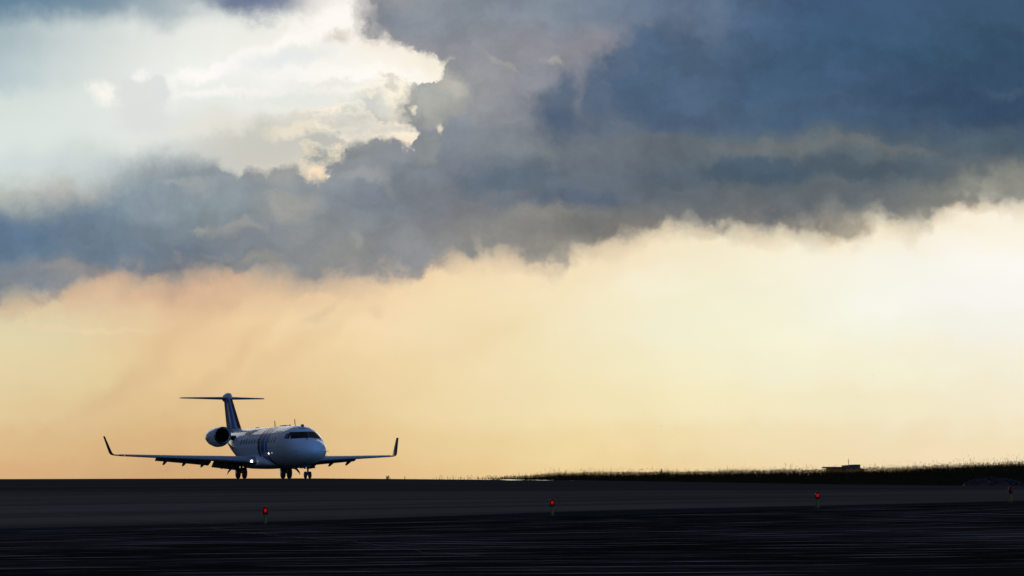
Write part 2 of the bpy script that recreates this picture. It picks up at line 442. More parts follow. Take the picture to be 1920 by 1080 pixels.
M['blue'] = mat('blue_paint', (.018, .085, .33), .5, coat=.12, spec=.2)
M['midblue'] = mat('pale_blue_paint', (.05, .17, .50), .5, coat=.12, spec=.2)
M['grey'] = mat('grey_paint', (.26, .28, .31), .6, spec=.15, var=.1)
M['dgrey'] = mat('dark_grey_paint', (.07, .075, .085), .5)
M['metal'] = mat('bare_metal', (.42, .43, .45), .28, 1.0, var=.15)
M['glass'] = mat('cockpit_glass', (.004, .005, .008), .12, spec=.12)
M['window'] = mat('cabin_window_glass', (.01, .012, .018), .25, spec=.3)
M['tyre'] = mat('tyre_rubber', (.018, .018, .018), .8, bump=.2)
M['black'] = mat('black_duct', (.006, .006, .007), .7, spec=.1)
M['fan'] = mat('fan_metal', (.03, .032, .036), .4, .6)
M['maroon'] = mat('dark_red_paint', (.10, .015, .03), .4)
M['lamp'] = mat('lit_lamp', (1, 1, 1), .4, emit=(1, .96, .9), estr=6)
M['lamp2'] = mat('lit_small_lamp', (1, 1, 1), .4, emit=(1, .98, .95), estr=2.5)
M['green'] = mat('green_lamp', (.1, .8, .4), .3, emit=(.4, 1, .7), estr=1.2)
M['redlens'] = mat('red_lens', (.12, .004, .004), .45, spec=.15)
rm = bpy.data.materials.new('red_lens_lit'); rm.use_nodes = True
T_ = N(rm.node_tree); pb_ = rm.node_tree.nodes['Principled BSDF']
pb_.inputs['Base Color'].default_value = (.10, .003, .003, 1); pb_.inputs['Roughness'].default_value = .3; pb_.inputs['Specular IOR Level'].default_value = .25
tb_ = T_.new('ShaderNodeBsdfTransparent'); tb_.inputs[0].default_value = (.75, .05, .05, 1)
mb_ = T_.new('ShaderNodeMixShader'); mb_.inputs[0].default_value = .55
T_.l.new(pb_.outputs[0], mb_.inputs[1]); T_.l.new(tb_.outputs[0], mb_.inputs[2]); T_.l.new(mb_.outputs[0], rm.node_tree.nodes['Material Output'].inputs[0])
M['redlit'] = rm
M['redcore'] = mat('red_bulb_glow', (.5, .02, .02), .3, emit=(1.0, .12, .08), estr=.7)
M['yellow'] = mat('faded_yellow_paint', (.16, .13, .015), .6, var=.35, vscale=14)
M['steel'] = mat('galvanised_steel', (.45, .46, .45), .45, .5, var=.2)
M['concrete'] = mat('weathered_concrete', (.045, .04, .04), .85, var=.25, bump=.4)
M['roof'] = mat('dark_roof_sheet', (.04, .035, .035), .7, var=.2)
M['bird'] = mat('dark_feathers', (.02, .018, .016), .8)
M['rubble'] = mat('reddish_rubble', (.050, .022, .018), .9, var=.5, vscale=4, bump=.8, bscale=6)
M['shrub'] = mat('dark_leaves', (.03, .04, .018), .7, var=.4)
M['stem'] = mat('dry_stem', (.06, .045, .03), .8)

# ================================================================ mesh helper
class MB:
    def __init__(s): s.v = []; s.f = []; s.m = []
    def add(s, vs, fs, mi=0):
        o = len(s.v); s.v += [tuple(v) for v in vs]
        for f in fs: s.f.append(tuple(i+o for i in f)); s.m.append(mi)
    def rings(s, rings, cap0=True, cap1=True, mi=0, mis=None, closed=True):
        o = len(s.v); n = len(rings[0])
        for r in rings: s.v += [tuple(p) for p in r]
        for i in range(len(rings)-1):
            q = mis[i] if mis else mi
            for j in range(n if closed else n-1):
                a = o+i*n+j; b = o+i*n+(j+1) % n
                s.f.append((a, b, b+n, a+n)); s.m.append(q)
        if cap0: s.f.append(tuple(o+j for j in range(n))[::-1]); s.m.append(mis[0] if mis else mi)
        if cap1: s.f.append(tuple(o+(len(rings)-1)*n+j for j in range(n))); s.m.append(mis[-1] if mis else mi)
    def tube(s, a, b, ra, rb=None, n=12, mi=0):
        a = Vector(a); b = Vector(b); rb = ra if rb is None else rb
        d = (b-a).normalized(); u = d.orthogonal().normalized(); w = d.cross(u)
        s.rings([[p + (u*math.cos(t)+w*math.sin(t))*r for t in [2*math.pi*k/n for k in range(n)]] for p, r in ((a, ra), (b, rb))], mi=mi)
    def path(s, pts, rs, n=8, mi=0):
        rr = []
        for i, p in enumerate(pts):
            p = Vector(p); d = (Vector(pts[min(i+1, len(pts)-1)])-Vector(pts[max(i-1, 0)])).normalized()
            u = d.cross(Vector((0.01, 1, 0.02))).normalized(); w = d.cross(u)
            rr.append([p+(u*math.cos(t)+w*math.sin(t))*rs[i] for t in [2*math.pi*k/n for k in range(n)]])
        s.rings(rr, mi=mi)
    def box(s, lo, hi, bev=0.0, mi=0):
        x0, y0, z0 = lo; x1, y1, z1 = hi
        if bev <= 0:
            s.rings([[(x0,y0,z0),(x1,y0,z0),(x1,y1,z0),(x0,y1,z0)],[(x0,y0,z1),(x1,y0,z1),(x1,y1,z1),(x0,y1,z1)]], mi=mi); return
        def ring(z, k):
            return [(x0+k+bev,y0+k,z),(x1-k-bev,y0+k,z),(x1-k,y0+k+bev,z),(x1-k,y1-k-bev,z),(x1-k-bev,y1-k,z),(x0+k+bev,y1-k,z),(x0+k,y1-k-bev,z),(x0+k,y0+k+bev,z)]
        s.rings([ring(z0,bev),ring(z0+bev,0),ring(z1-bev,0),ring(z1,bev)], mi=mi)
    def build(s, name, mats, parent=None, smooth=True, loc=None):
        me = bpy.data.meshes.new(name)
        me.from_pydata(s.v, [], s.f)
        if not isinstance(mats, (list, tuple)): mats = [mats]
        for m in mats: me.materials.append(m)
        for p, q in zip(me.polygons, s.m): p.material_index = q
        me.update()
        if smooth:
            me.polygons.foreach_set('use_smooth', [True]*len(me.polygons))
            try: me.set_sharp_from_angle(angle=R(38))
            except Exception: pass
        o = bpy.data.objects.new(name, me); col.objects.link(o)
        if parent: o.parent = parent
        if loc: o.location = loc
        return o
def tag(o, label=None, cat=None, group=None, kind=None):
    if label: o['label'] = label
    if cat: o['category'] = cat
    if group: o['group'] = group
    if kind: o['kind'] = kind
    return o
def empty(name, loc, rz=0):
    e = bpy.data.objects.new(name, None); col.objects.link(e)
    e.location = loc; e.rotation_euler = (0, 0, rz); e.empty_display_size = .3
    return e
def children(o): return [c for c in bpy.data.objects if c.parent == o]
def copy_tree(o, parent=None):
    c = o.copy(); col.objects.link(c); c.parent = parent
    for ch in children(o): copy_tree(ch, c)
    return c
def at(px, py, d):
    """a place in the world d metres ahead, seen at that pixel of the photograph"""
    cx = (px-960)/F; cz = (540-py)/F
    yy = math.cos(PITCH)-cz*math.sin(PITCH); zz = math.sin(PITCH)+cz*math.cos(PITCH)
    return Vector((cx/yy*d, d, CAMZ+zz/yy*d))

# ================================================================ the ground
XT = [-400, -60, -32, -13, 4.4, 21.5, 32, 60, 400]
ZFAR = [1.3, 1.5, 1.55, 1.60, 1.466, 1.20, 1.10, 1.0, .9]
XB = [-400, -9, -4.3, 1.6, 9.6, 17.6, 25.6, 33.6, 38.4, 60, 400]
ZB = [.2, 1.2, 1.38, 1.54, 1.66, 1.78, 1.88, 2.14, 2.28, 2.6, 2.6]
def sm(t): t = min(max(t, 0), 1); return t*t*(3-2*t)
def height(x, y):
    xc = min(max(x, -60), 60)
    z60 = .63+.0225*xc*(.4+.6*min(max(y, 0)/60.0, 1))
    if y < 62:
        t = min(max((y-8)/54.0, 0), 1)
        return z60*t
    zf = float(np.interp(x, XT, ZFAR))
    if y < 168:
        t = (y-62)/106.0
        return z60*(1-t)+zf*t
    # beyond the crest
    drop = 0.0
    if y > 203: drop = (y-203)*.02
    base = max(zf-drop, -2.0) if y <= 380 else -2.0
    zb = float(np.interp(x, XB, ZB))
    t = sm((y-171.5)/26.0)
    k = sm((x+9)/6.0)
    bank = zf*(1-t)+zb*t
    if y > 236: bank = bank*(1-sm((y-236)/80.0)) + (-2.0)*sm((y-236)/80.0)
    return base*(1-k)+bank*k
def axis(segs):
    r = []
    for a, b, n in segs: r += [a+(b-a)*i/n for i in range(n)]
    return r+[segs[-1][1]]
def grid_mesh(xs, ys, zf):
    m = MB(); nx_ = len(xs)
    m.v = [(x, y, zf(x, y)) for y in ys for x in xs]
    for j in range(len(ys)-1):
        for i in range(nx_-1):
            a = j*nx_+i; m.f.append((a, a+1, a+1+nx_, a+nx_)); m.m.append(0)
    return m
def ground_z(x, y):
    z = height(x, y)
    if y < 171: z -= .10
    return z
def surf_mat(name, c1, c2, rough, spec, sx, sy, det, bump=.3, bd=.02, thr=None, seed=0.0, fine=None):
    m = bpy.data.materials.new(name); m.use_nodes = True
    T = N(m.node_tree); b = m.node_tree.nodes['Principled BSDF']
    o = T.new('ShaderNodeTexCoord').outputs['Object']
    v = T.vmath('ADD', T.vmath('MULTIPLY', o, (sx, sy, 0)), (seed, seed, 0))
    n = T.noise(v, 1, det, .6, '2D').outputs['Fac']
    lo, hi = thr or (.3, .7)
    f = T.maprange(n, lo, hi)
    n2 = T.noise(T.vmath('MULTIPLY', o, (sx*.23, sy*.19, 0)), 1, 4, .5, '2D').outputs['Fac']
    f = T.math('MULTIPLY', f, T.maprange(n2, .25, .72, .25, 1.2))
    c = T.mix(f, (*c1, 1), (*c2, 1))
    T.put(b.inputs['Base Color'], c)
    T.put(b.inputs['Roughness'], T.math('SUBTRACT', rough, T.math('MULTIPLY', f, .18)))
    b.inputs['Specular IOR Level'].default_value = 0.0
    bp = T.new('ShaderNodeBump'); bp.inputs['Strength'].default_value = bump; bp.inputs['Distance'].default_value = bd
    nb = T.noise(T.vmath('MULTIPLY', o, (sx*2, sy*2, 0)), 1, 6, .65, '2D').outputs['Fac']
    T.put(bp.inputs['Height'], nb); T.put(b.inputs['Normal'], bp.outputs[0])
    return m
M['earth'] = surf_mat('dark_earth', (.018, .014, .010), (.035, .028, .018), .95, .1, .6, .6, 6)
def apron_mat():
    m = bpy.data.materials.new('ridged_dark_paving'); m.use_nodes = True
    T = N(m.node_tree); b = m.node_tree.nodes['Principled BSDF']
    o = T.new('ShaderNodeTexCoord').outputs['Object']
    def nz(sx, sy, det, seed, rough=.55): return T.noise(T.vmath('ADD', T.vmath('MULTIPLY', o, (sx, sy, 0)), (seed, seed*1.9, 0)), 1, det, rough, '2D').outputs['Fac']
    y = T.sep(o)[1]; x = T.sep(o)[0]
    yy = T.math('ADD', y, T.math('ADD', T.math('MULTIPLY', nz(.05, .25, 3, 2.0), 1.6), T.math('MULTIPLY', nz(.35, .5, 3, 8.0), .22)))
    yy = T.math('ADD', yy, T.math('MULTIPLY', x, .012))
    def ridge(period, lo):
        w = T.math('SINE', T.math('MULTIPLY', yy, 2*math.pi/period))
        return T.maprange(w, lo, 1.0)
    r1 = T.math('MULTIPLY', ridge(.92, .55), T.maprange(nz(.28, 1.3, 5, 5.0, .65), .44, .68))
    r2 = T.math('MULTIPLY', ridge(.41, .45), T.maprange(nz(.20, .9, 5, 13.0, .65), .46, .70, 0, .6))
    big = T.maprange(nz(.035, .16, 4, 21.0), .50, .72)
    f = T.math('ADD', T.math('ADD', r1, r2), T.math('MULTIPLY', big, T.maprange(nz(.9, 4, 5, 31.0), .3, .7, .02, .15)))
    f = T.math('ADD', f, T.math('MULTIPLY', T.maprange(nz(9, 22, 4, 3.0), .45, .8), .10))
    c = T.mix(T.math('MINIMUM', f, 1.0), (.013, .0105, .0085, 1), (.26, .215, .175, 1))  # sheen of the sky on the ridges is put into this lighter colour
    T.put(b.inputs['Base Color'], c); b.inputs['Roughness'].default_value = .85; b.inputs['Specular IOR Level'].default_value = 0.0
    bp = T.new('ShaderNodeBump'); bp.inputs['Strength'].default_value = .5; bp.inputs['Distance'].default_value = .03
    T.put(bp.inputs['Height'], f); T.put(b.inputs['Normal'], bp.outputs[0])
    return m
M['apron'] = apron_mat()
M['taxiway'] = surf_mat('worn_grey_asphalt', (.085, .064, .047), (.150, .113, .081), .92, .05, .03, .16, 6, .2, .01, (.3, .7), 9.0)
M['runway'] = surf_mat('dark_asphalt', (.058, .044, .034), (.092, .071, .055), .92, .05, .03, .3, 6, .2, .01, (.3, .7), 2.0)
M['shoulder'] = surf_mat('dark_shoulder', (.022, .022, .018), (.060, .060, .052), .95, .04, .08, 1.1, 6, .5, .03, (.35, .75), 7.0)

gx = axis([(-6000,-400,6),(-400,-60,8),(-60,60,60),(60,400,8),(400,6000,6)])
gy = axis([(-400,0,6),(0,171,40),(171,240,46),(240,400,16),(400,3000,8),(3000,16000,4)])
gm = grid_mesh(gx, gy, ground_z)
tag(gm.build('ground', M['earth']), kind='structure')

# line of the edge lights: between the near paving and the taxiway
LX = [-60, -5.6, .94, 7.36, 12.4, 60]
LY = [57.0, 60.6, 62.5, 64.5, 66.7, 82.0]
def edge_y(x): return float(np.interp(x, LX, LY))
sxs = axis([(-300,-60,10),(-60,60,80),(60,300,10)])
def strip(name, m, f0, f1, n, lift):
    mb = MB(); k = len(sxs)
    for j in range(n+1):
        for x in sxs:
            y = f0(x)+(f1(x)-f0(x))*j/n
            mb.v.append((x, y, height(x, y)+lift))
    for j in range(n):
        for i in range(k-1):
            a = j*k+i; mb.f.append((a, a+1, a+1+k, a+k)); mb.m.append(0)
    return tag(mb.build(name, m), kind='structure')
strip('taxiway', M['taxiway'], lambda x: edge_y(x)-1.0, lambda x: 126.0, 40, .004)
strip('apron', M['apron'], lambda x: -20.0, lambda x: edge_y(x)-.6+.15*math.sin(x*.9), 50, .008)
strip('shoulder', M['shoulder'], lambda x: edge_y(x)-.9, lambda x: edge_y(x)+np.interp(x, [-60,-5,2,12,60], [1.2,2.0,4.5,2.2,2.0]), 12, .014)
strip('runway', M['runway'], lambda x: float(np.interp(x, [-300,-40,-10,10,35,300], [150,132,118,108,98,60])), lambda x: 171.0 if x > -8 else 205.0, 50, .010)
# narrow strip of wet pavement catching the sky at the foot of the grass
wm = bpy.data.materials.new('wet_film'); wm.use_nodes = True
wb = wm.node_tree.nodes['Principled BSDF']
wb.inputs['Base Color'].default_value = (.02, .02, .02, 1); wb.inputs['Roughness'].default_value = .04; wb.inputs['IOR'].default_value = 1.33
pm = MB(); npx = 60; npy = 5
for j in range(npy+1):
    for i in range(npx+1):
        u = i/npx; x = -2.6+7.4*u
        w = (math.sin(math.pi*u)**.5)*(1+.25*math.sin(u*23))
        yc = 169.6
        y = 170.9-4.4*w*(1-j/npy)
        pm.v.append((x, y, height(x, y)+.016))
for j in range(npy):
    for i in range(npx):
        a = j*(npx+1)+i; pm.f.append((a, a+1, a+npx+2, a+npx+1)); pm.m.append(0)
tag(pm.build('water', wm), kind='structure')
# ================================================================ seams and cracks in the paving
def seam(pts, w, name='seam'):
    mb = MB(); vs = []
    P3 = [at(a, b, 60) for a, b in pts]
    out = []
    for a, b in pts:
        # walk along the ray until it meets the paving
        d = 25.0
        while d < 170:
            q = at(a, b, d)
            if q.z <= height(q.x, q.y)+.02: break
            d += .05
        out.append((q.x, q.y))
    k = 0
    dense = []
    for (x0, y0), (x1, y1) in zip(out[:-1], out[1:]):
        for i in range(24):
            t = i/24; dense.append((x0+(x1-x0)*t+.05*math.sin(k*.9), y0+(y1-y0)*t+.12*math.sin(k*.37))); k += 1
    dense.append(out[-1])
    for x, y in dense:
        z = height(x, y)+.022
        mb.v += [(x, y-w/2, z), (x, y+w/2, z)]
    for i in range(len(dense)-1): mb.f.append((2*i, 2*i+1, 2*i+3, 2*i+2)); mb.m.append(0)
    return mb
for nm, pts, w in [('crack', [(-30,951),(120,965),(240,974),(360,980),(470,984)], .10), ('crack', [(395,990),(450,997),(530,1005),(660,1015),(800,1036),(900,1042)], .07)]:
    mb = seam(pts, w)
    tag(mb.build(nm, mat('crack_filler', (.07, .07, .07) if w < .1 else (.03, .03, .03), .8, spec=.05)), kind='structure')

# ================================================================ the aircraft
# local frame: x = forward (0 at the main wheels), y = to port, z = up; s = metres behind the nose tip
SM = 13.4
TH = R(19.6)
plane = empty('airliner', (-17.0, 183.1, 1.60), -(math.pi/2-TH))
tag(plane, 'white twin jet airliner with blue bands taxiing with its landing light on', 'airplane')
def cub(tab):
    xs = [t[0] for t in tab]; ys = [t[1] for t in tab]
    n = len(xs); d = [(ys[i+1]-ys[i])/(xs[i+1]-xs[i]) for i in range(n-1)]
    m = [d[0]]
    for i in range(1, n-1):
        m.append(0 if d[i-1]*d[i] <= 0 else 2*d[i-1]*d[i]/(d[i-1]+d[i]))
    m.append(d[-1])
    def f(x):
        if x <= xs[0]: return ys[0]
        if x >= xs[-1]: return ys[-1]
        i = max(k for k in range(n-1) if xs[k] <= x)
        h = xs[i+1]-xs[i]; t = (x-xs[i])/h
        return ((1+2*t)*(1-t)**2*ys[i]+t*(1-t)**2*h*m[i]+t*t*(3-2*t)*ys[i+1]+t*t*(t-1)*h*m[i+1])
    return f
HW = cub([(0,.02),(.04,.20),(.12,.35),(.28,.53),(.55,.74),(1.0,.96),(1.5,1.10),(2.1,1.21),(2.8,1.29),(3.6,1.335),(4.4,1.345),(14.8,1.345),(16.5,1.30),(18.5,1.10),(20.5,.82),(22.5,.48),(23.8,.24),(24.3,.10)])
TOP = cub([(0,1.80),(.04,1.95),(.12,2.06),(.28,2.20),(.55,2.35),(1.0,2.50),(1.35,2.60),(1.7,2.77),(2.15,3.0),(2.6,3.19),(3.1,3.35),(3.8,3.46),(4.6,3.49),(16,3.49),(19,3.46),(21,3.38),(23,3.2),(24.3,2.98)])
BOT = cub([(0,1.76),(.04,1.62),(.12,1.52),(.28,1.38),(.55,1.22),(1.0,1.06),(1.6,.93),(2.4,.85),(3.5,.80),(14.8,.80),(16.5,.94),(18.5,1.35),(20.5,1.85),(22.5,2.35),(24.3,2.82)])
def sec(s): return HW(s), (TOP(s)+BOT(s))/2, (TOP(s)-BOT(s))/2
def skin(s, ph, off=0.0):
    """ph: 0 = top, +90 = port side"""
    hw, zc, hh = sec(s)
    return Vector((SM-s, (hw+off)*math.sin(ph), zc+(hh+off)*math.cos(ph)))
SVAL = [0,.015,.04,.08,.12,.2,.28,.4,.55,.75,1.0,1.2,1.35,1.5,1.7,1.9,2.15,2.4,2.6,2.85,3.1,3.5,3.8,4.2,4.6,5.4,6.4,7.0,7.3,8.0,8.15,9.1,9.25,9.9,10.6,11.6,12.6,13.6,14.8,15.4,16,16.5,17.2,17.8,18.5,19.2,20,20.5,21.2,22,22.5,23,23.4,23.8,24.1,24.3]
def bandmat(s):
    if 9.25 <= s < 9.9: return 1
    if 8.15 <= s < 9.1: return 2
    if 7.3 <= s < 8.0: return 3
    return 0
NPH = 64
b = MB()
b.rings([[skin(s, 2*math.pi*k/NPH) for k in range(NPH)] for s in SVAL], mis=[bandmat(s) for s in SVAL[:-1]])
fus = b.build('fuselage', [M['white'], M['navy'], M['blue'], M['midblue']], plane)

def patch(pts4, nu=8, nv=5, off=.012, mode='side', sgn=-1):
    """curved panel lying on the skin; corners (s,z) on one side, or (y,z) on the nose"""
    mb = MB()
    for j in range(nv+1):
        for i in range(nu+1):
            u, v = i/nu, j/nv
            a = (1-u)*(1-v)*pts4[0][0]+u*(1-v)*pts4[1][0]+u*v*pts4[2][0]+(1-u)*v*pts4[3][0]
            z = (1-u)*(1-v)*pts4[0][1]+u*(1-v)*pts4[1][1]+u*v*pts4[2][1]+(1-u)*v*pts4[3][1]
            if mode == 'side':
                hw, zc, hh = sec(a); q = min(max((z-zc)/hh, -1), 1)
                y = sgn*hw*math.sqrt(max(0, 1-q*q))
                nrm = Vector((0, y/hw**2, (z-zc)/hh**2)).normalized()
                if a < 4: nrm = (nrm+Vector((.3*(4-a)/4, 0, 0))).normalized()
                p = Vector((SM-a, y, z))
            else:
                lo, hi = 0.02, 4.5
                for _ in range(40):
                    mid = (lo+hi)/2; hw, zc, hh = sec(mid)
                    if (a/hw)**2+((z-zc)/hh)**2 > 1: lo = mid
                    else: hi = mid
                hw, zc, hh = sec(hi)
                p = Vector((SM-hi, a, z)); nrm = Vector((.8, a/hw**2*.8, (z-zc)/hh**2)).normalized()
            mb.v.append(tuple(p+nrm*off))
    for j in range(nv):
        for i in range(nu):
            q = j*(nu+1)+i
            mb.f.append((q, q+1, q+nu+2, q+nu+1)); mb.m.append(0)
    # give the panel a rim going into the skin
    n0 = len(mb.v); edge = [i for i in range(nu+1)]+[(j)*(nu+1)+nu for j in range(1, nv+1)]+[nv*(nu+1)+i for i in range(nu-1, -1, -1)]+[j*(nu+1) for j in range(nv-1, 0, -1)]
    cen = Vector((SM-10, 0, 2.1))
    for e in edge:
        p = Vector(mb.v[e]); d = Vector((0 if mode == 'side' else -.6, -p.y, 2.1-p.z)).normalized()
        mb.v.append(tuple(p+d*.03))
    m_ = len(edge)
    for k in range(m_): mb.f.append((edge[k], edge[(k+1) % m_], n0+(k+1) % m_, n0+k)); mb.m.append(0)
    return mb
# windscreen: two front panes, a pair of side panes each side, pale posts between
for sg in (-1, 1):
    patch([(sg*.012,2.60),(sg*1.06,2.555),(sg*.93,2.99),(sg*.012,3.02)], 10, 6, .014, 'nose').build('windscreen', M['glass'], plane)
    patch([(2.50,2.57),(2.86,2.57),(3.10,2.92),(2.90,2.95)], 6, 5, .014, 'side', sg).build('side_window', M['glass'], plane)
    patch([(2.94,2.57),(3.30,2.58),(3.36,2.86),(3.17,2.91)], 6, 5, .014, 'side', sg).build('side_window', M['glass'], plane)
    w = MB(); w.path([(SM-1.13,sg*.30,2.50),(SM-1.23,sg*.22,2.59),(SM-1.55,sg*.10,2.80)], [.014,.012,.010], 6); w.tube((SM-1.08,sg*.33,2.44),(SM-1.14,sg*.31,2.52),.03); w.build('wiper', M['dgrey'], plane)
# cabin windows
for sg in (-1, 1):
    for k in range(13):
        s0 = 5.55+k*.755
        if 7.1 < s0 < 10.05: continue
        patch([(s0-.12,2.36),(s0+.12,2.36),(s0+.12,2.70),(s0-.12,2.70)], 3, 3, .010, 'side', sg).build('cabin_window', M['window'], plane)
# doors: thin dark outline
def outline(s0, s1, z0, z1, t, sg, name, m):
    mb = MB()
    for q in ([(s0,z0),(s1,z0),(s1,z0+t),(s0,z0+t)], [(s0,z1-t),(s1,z1-t),(s1,z1),(s0,z1)], [(s0,z0+t),(s0+t,z0+t),(s0+t,z1-t),(s0,z1-t)], [(s1-t,z0+t),(s1,z0+t),(s1,z1-t),(s1-t,z1-t)]):
        p = patch(q, 4, 4, .006, 'side', sg); mb.add(p.v, p.f)
    return mb.build(name, m, plane)
outline(3.75, 4.55, 1.35, 3.05, .03, -1, 'door_outline', M['grey'])
outline(3.65, 4.55, 1.35, 3.10, .03, 1, 'door_outline', M['grey'])
outline(6.9, 7.28, 2.35, 3.0, .025, -1, 'exit_outline', M['grey'])
# roof hatch marks above the windscreen
hm = MB()
for q in ([(-.34,3.20),(-.31,3.20),(-.31,3.31),(-.34,3.31)], [(-.31,3.20),(-.02,3.20),(-.02,3.225),(-.31,3.225)], [(-.02,3.20),(.02,3.20),(.02,3.27),(-.02,3.27)], [(.08,3.22),(.34,3.22),(.34,3.245),(.08,3.245)], [(-.16,3.26),(-.08,3.26),(-.08,3.30),(-.16,3.30)]):
    p = patch(q, 4, 3, .006, 'nose'); hm.add(p.v, p.f)
hm.build('roof_hatch', M['dgrey'], plane)
# dark bird-like mark and small lettering strokes above the rear cabin windows
lm = MB()
for q in ([(12.5,3.06),(13.1,3.02),(13.3,3.16),(12.9,3.24)], [(13.1,2.98),(13.9,3.02),(13.6,3.12),(13.2,3.14)], [(12.2,3.20),(12.6,3.14),(12.9,3.28),(12.4,3.34)],
          [(14.1,2.98),(14.3,2.98),(14.3,3.10),(14.1,3.10)], [(14.4,2.98),(14.55,2.98),(14.55,3.10),(14.4,3.10)], [(14.7,2.98),(14.95,2.98),(14.95,3.06),(14.7,3.06)]):
    p = patch(q, 4, 4, .005, 'side', -1); lm.add(p.v, p.f)
lm.build('emblem', M['navy'], plane)
lm = MB()
for k in range(9):
    s0 = 4.75+k*.23
    h_ = [.16,.11,.14,.16,.10,.13,.16,.11,.14][k]
    p = patch([(s0,2.98),(s0+.13,2.98),(s0+.13,2.98+h_),(s0,2.98+h_)], 2, 2, .005, 'side', -1); lm.add(p.v, p.f)
lm.build('lettering', M['navy'], plane)
# probes, vents and antennas
for s0, z0, L_ in [(1.05,1.75,.12),(1.15,1.45,.10),(1.5,1.30,.08)]:
    for sg in (-1, 1):
        hw, zc, hh = sec(s0); y = hw*math.sqrt(1-((z0-zc)/hh)**2)
        a = MB(); a.tube((SM-s0, sg*y*.98, z0), (SM-s0+.02, sg*(y+.10), z0), .02, .012); a.tube((SM-s0+.0, sg*(y+.10), z0), (SM-s0+L_+.08, sg*(y+.10), z0), .016, .008); a.build('probe', M['dgrey'], plane)
def blade(s0, h, c0, c1, sweep, t=.03, z0=3.47):
    a = MB(); rr = []
    for z, c, sw in ((z0, c0, 0), (z0+h, c1, sweep)):
        rr.append([(SM-s0-sw+c/2, 0, z), (SM-s0-sw, t/2, z), (SM-s0-sw-c/2, 0, z), (SM-s0-sw, -t/2, z)])
    a.rings(rr); return a.build('antenna', M['dgrey'], plane)
blade(10.4, .42, .24, .08, .12, .05); blade(5.2, .42, .22, .08, .12, .05, 3.48)
a = MB(); a.box((SM-15.4, -.12, 3.46), (SM-15.05, .12, 3.53), .02); a.build('roof_fairing', M['dgrey'], plane)
a = MB(); a.box((SM-8.6, -.14, 3.47), (SM-7.3, .14, 3.54), .03); a.build('roof_fairing', M['grey'], plane)
a = MB(); a.box((SM-6.6, -.05, 3.47), (SM-6.4, .05, 3.55), .02); a.build('roof_fairing', M['dgrey'], plane)
a = MB(); a.rings([[(SM-3.35+.12*math.cos(t)*k, .10*math.sin(t)*k, z) for t in [2*math.pi*i/14 for i in range(14)]] for z, k in ((3.38,1),(3.47,1),(3.52,.6))]); a.build('beacon', M['maroon'], plane)
# belly fairing
b = MB(); rr = []
for s, w, zt, zb in [(8.0,.5,1.2,.83),(8.5,1.05,1.4,.78),(9.3,1.38,1.62,.72),(10.4,1.50,1.70,.66),(12.5,1.52,1.70,.64),(14.4,1.48,1.60,.66),(15.6,1.25,1.45,.76),(16.6,.7,1.3,.94)]:
    zc = (zt+zb)/2; hh = (zt-zb)/2
    rr.append([(SM-s, w*math.copysign(abs(math.sin(t))**.75, math.sin(t)), zc+hh*math.copysign(abs(math.cos(t))**.85, math.cos(t))) for t in [2*math.pi*i/40 for i in range(40)]])
b.rings(rr); b.build('belly_fairing', M['white'], plane)

# aerofoils
def foil(sle, ste, yz, thick, n=14, camber=.02, vert=False, y=0.0):
    """ring of points, chord along s; thick is a fraction of the chord"""
    c = ste-sle; up = []; lo = []
    for i in range(n+1):
        x = .5*(1-math.cos(math.pi*i/n))
        t = thick*5*(.2969*math.sqrt(x)-.126*x-.3516*x*x+.2843*x**3-.1036*x**4)*c
        cm = camber*4*x*(1-x)*c
        up.append((sle+x*c, cm+t)); lo.append((sle+x*c, cm-t-.0004*c))
    pts = up+lo[::-1][1:-1]
    if vert: return [Vector((SM-a, y+h, yz)) for a, h in pts]
    return [Vector((SM-a, y, yz+h)) for a, h in pts]
WST = [(0.9,9.45,14.75,1.12,.115),(1.6,9.85,14.8,1.17,.11),(2.8,10.6,14.9,1.24,.105),(4.0,11.35,15.05,1.31,.10),(6.0,12.62,15.35,1.40,.10),(8.0,13.88,15.85,1.49,.10),(9.6,14.9,16.25,1.56,.10)]
def wst(y):
    ys = [w[0] for w in WST]
    return [float(np.interp(y, ys, [w[i] for w in WST])) for i in (1, 2, 3, 4)]
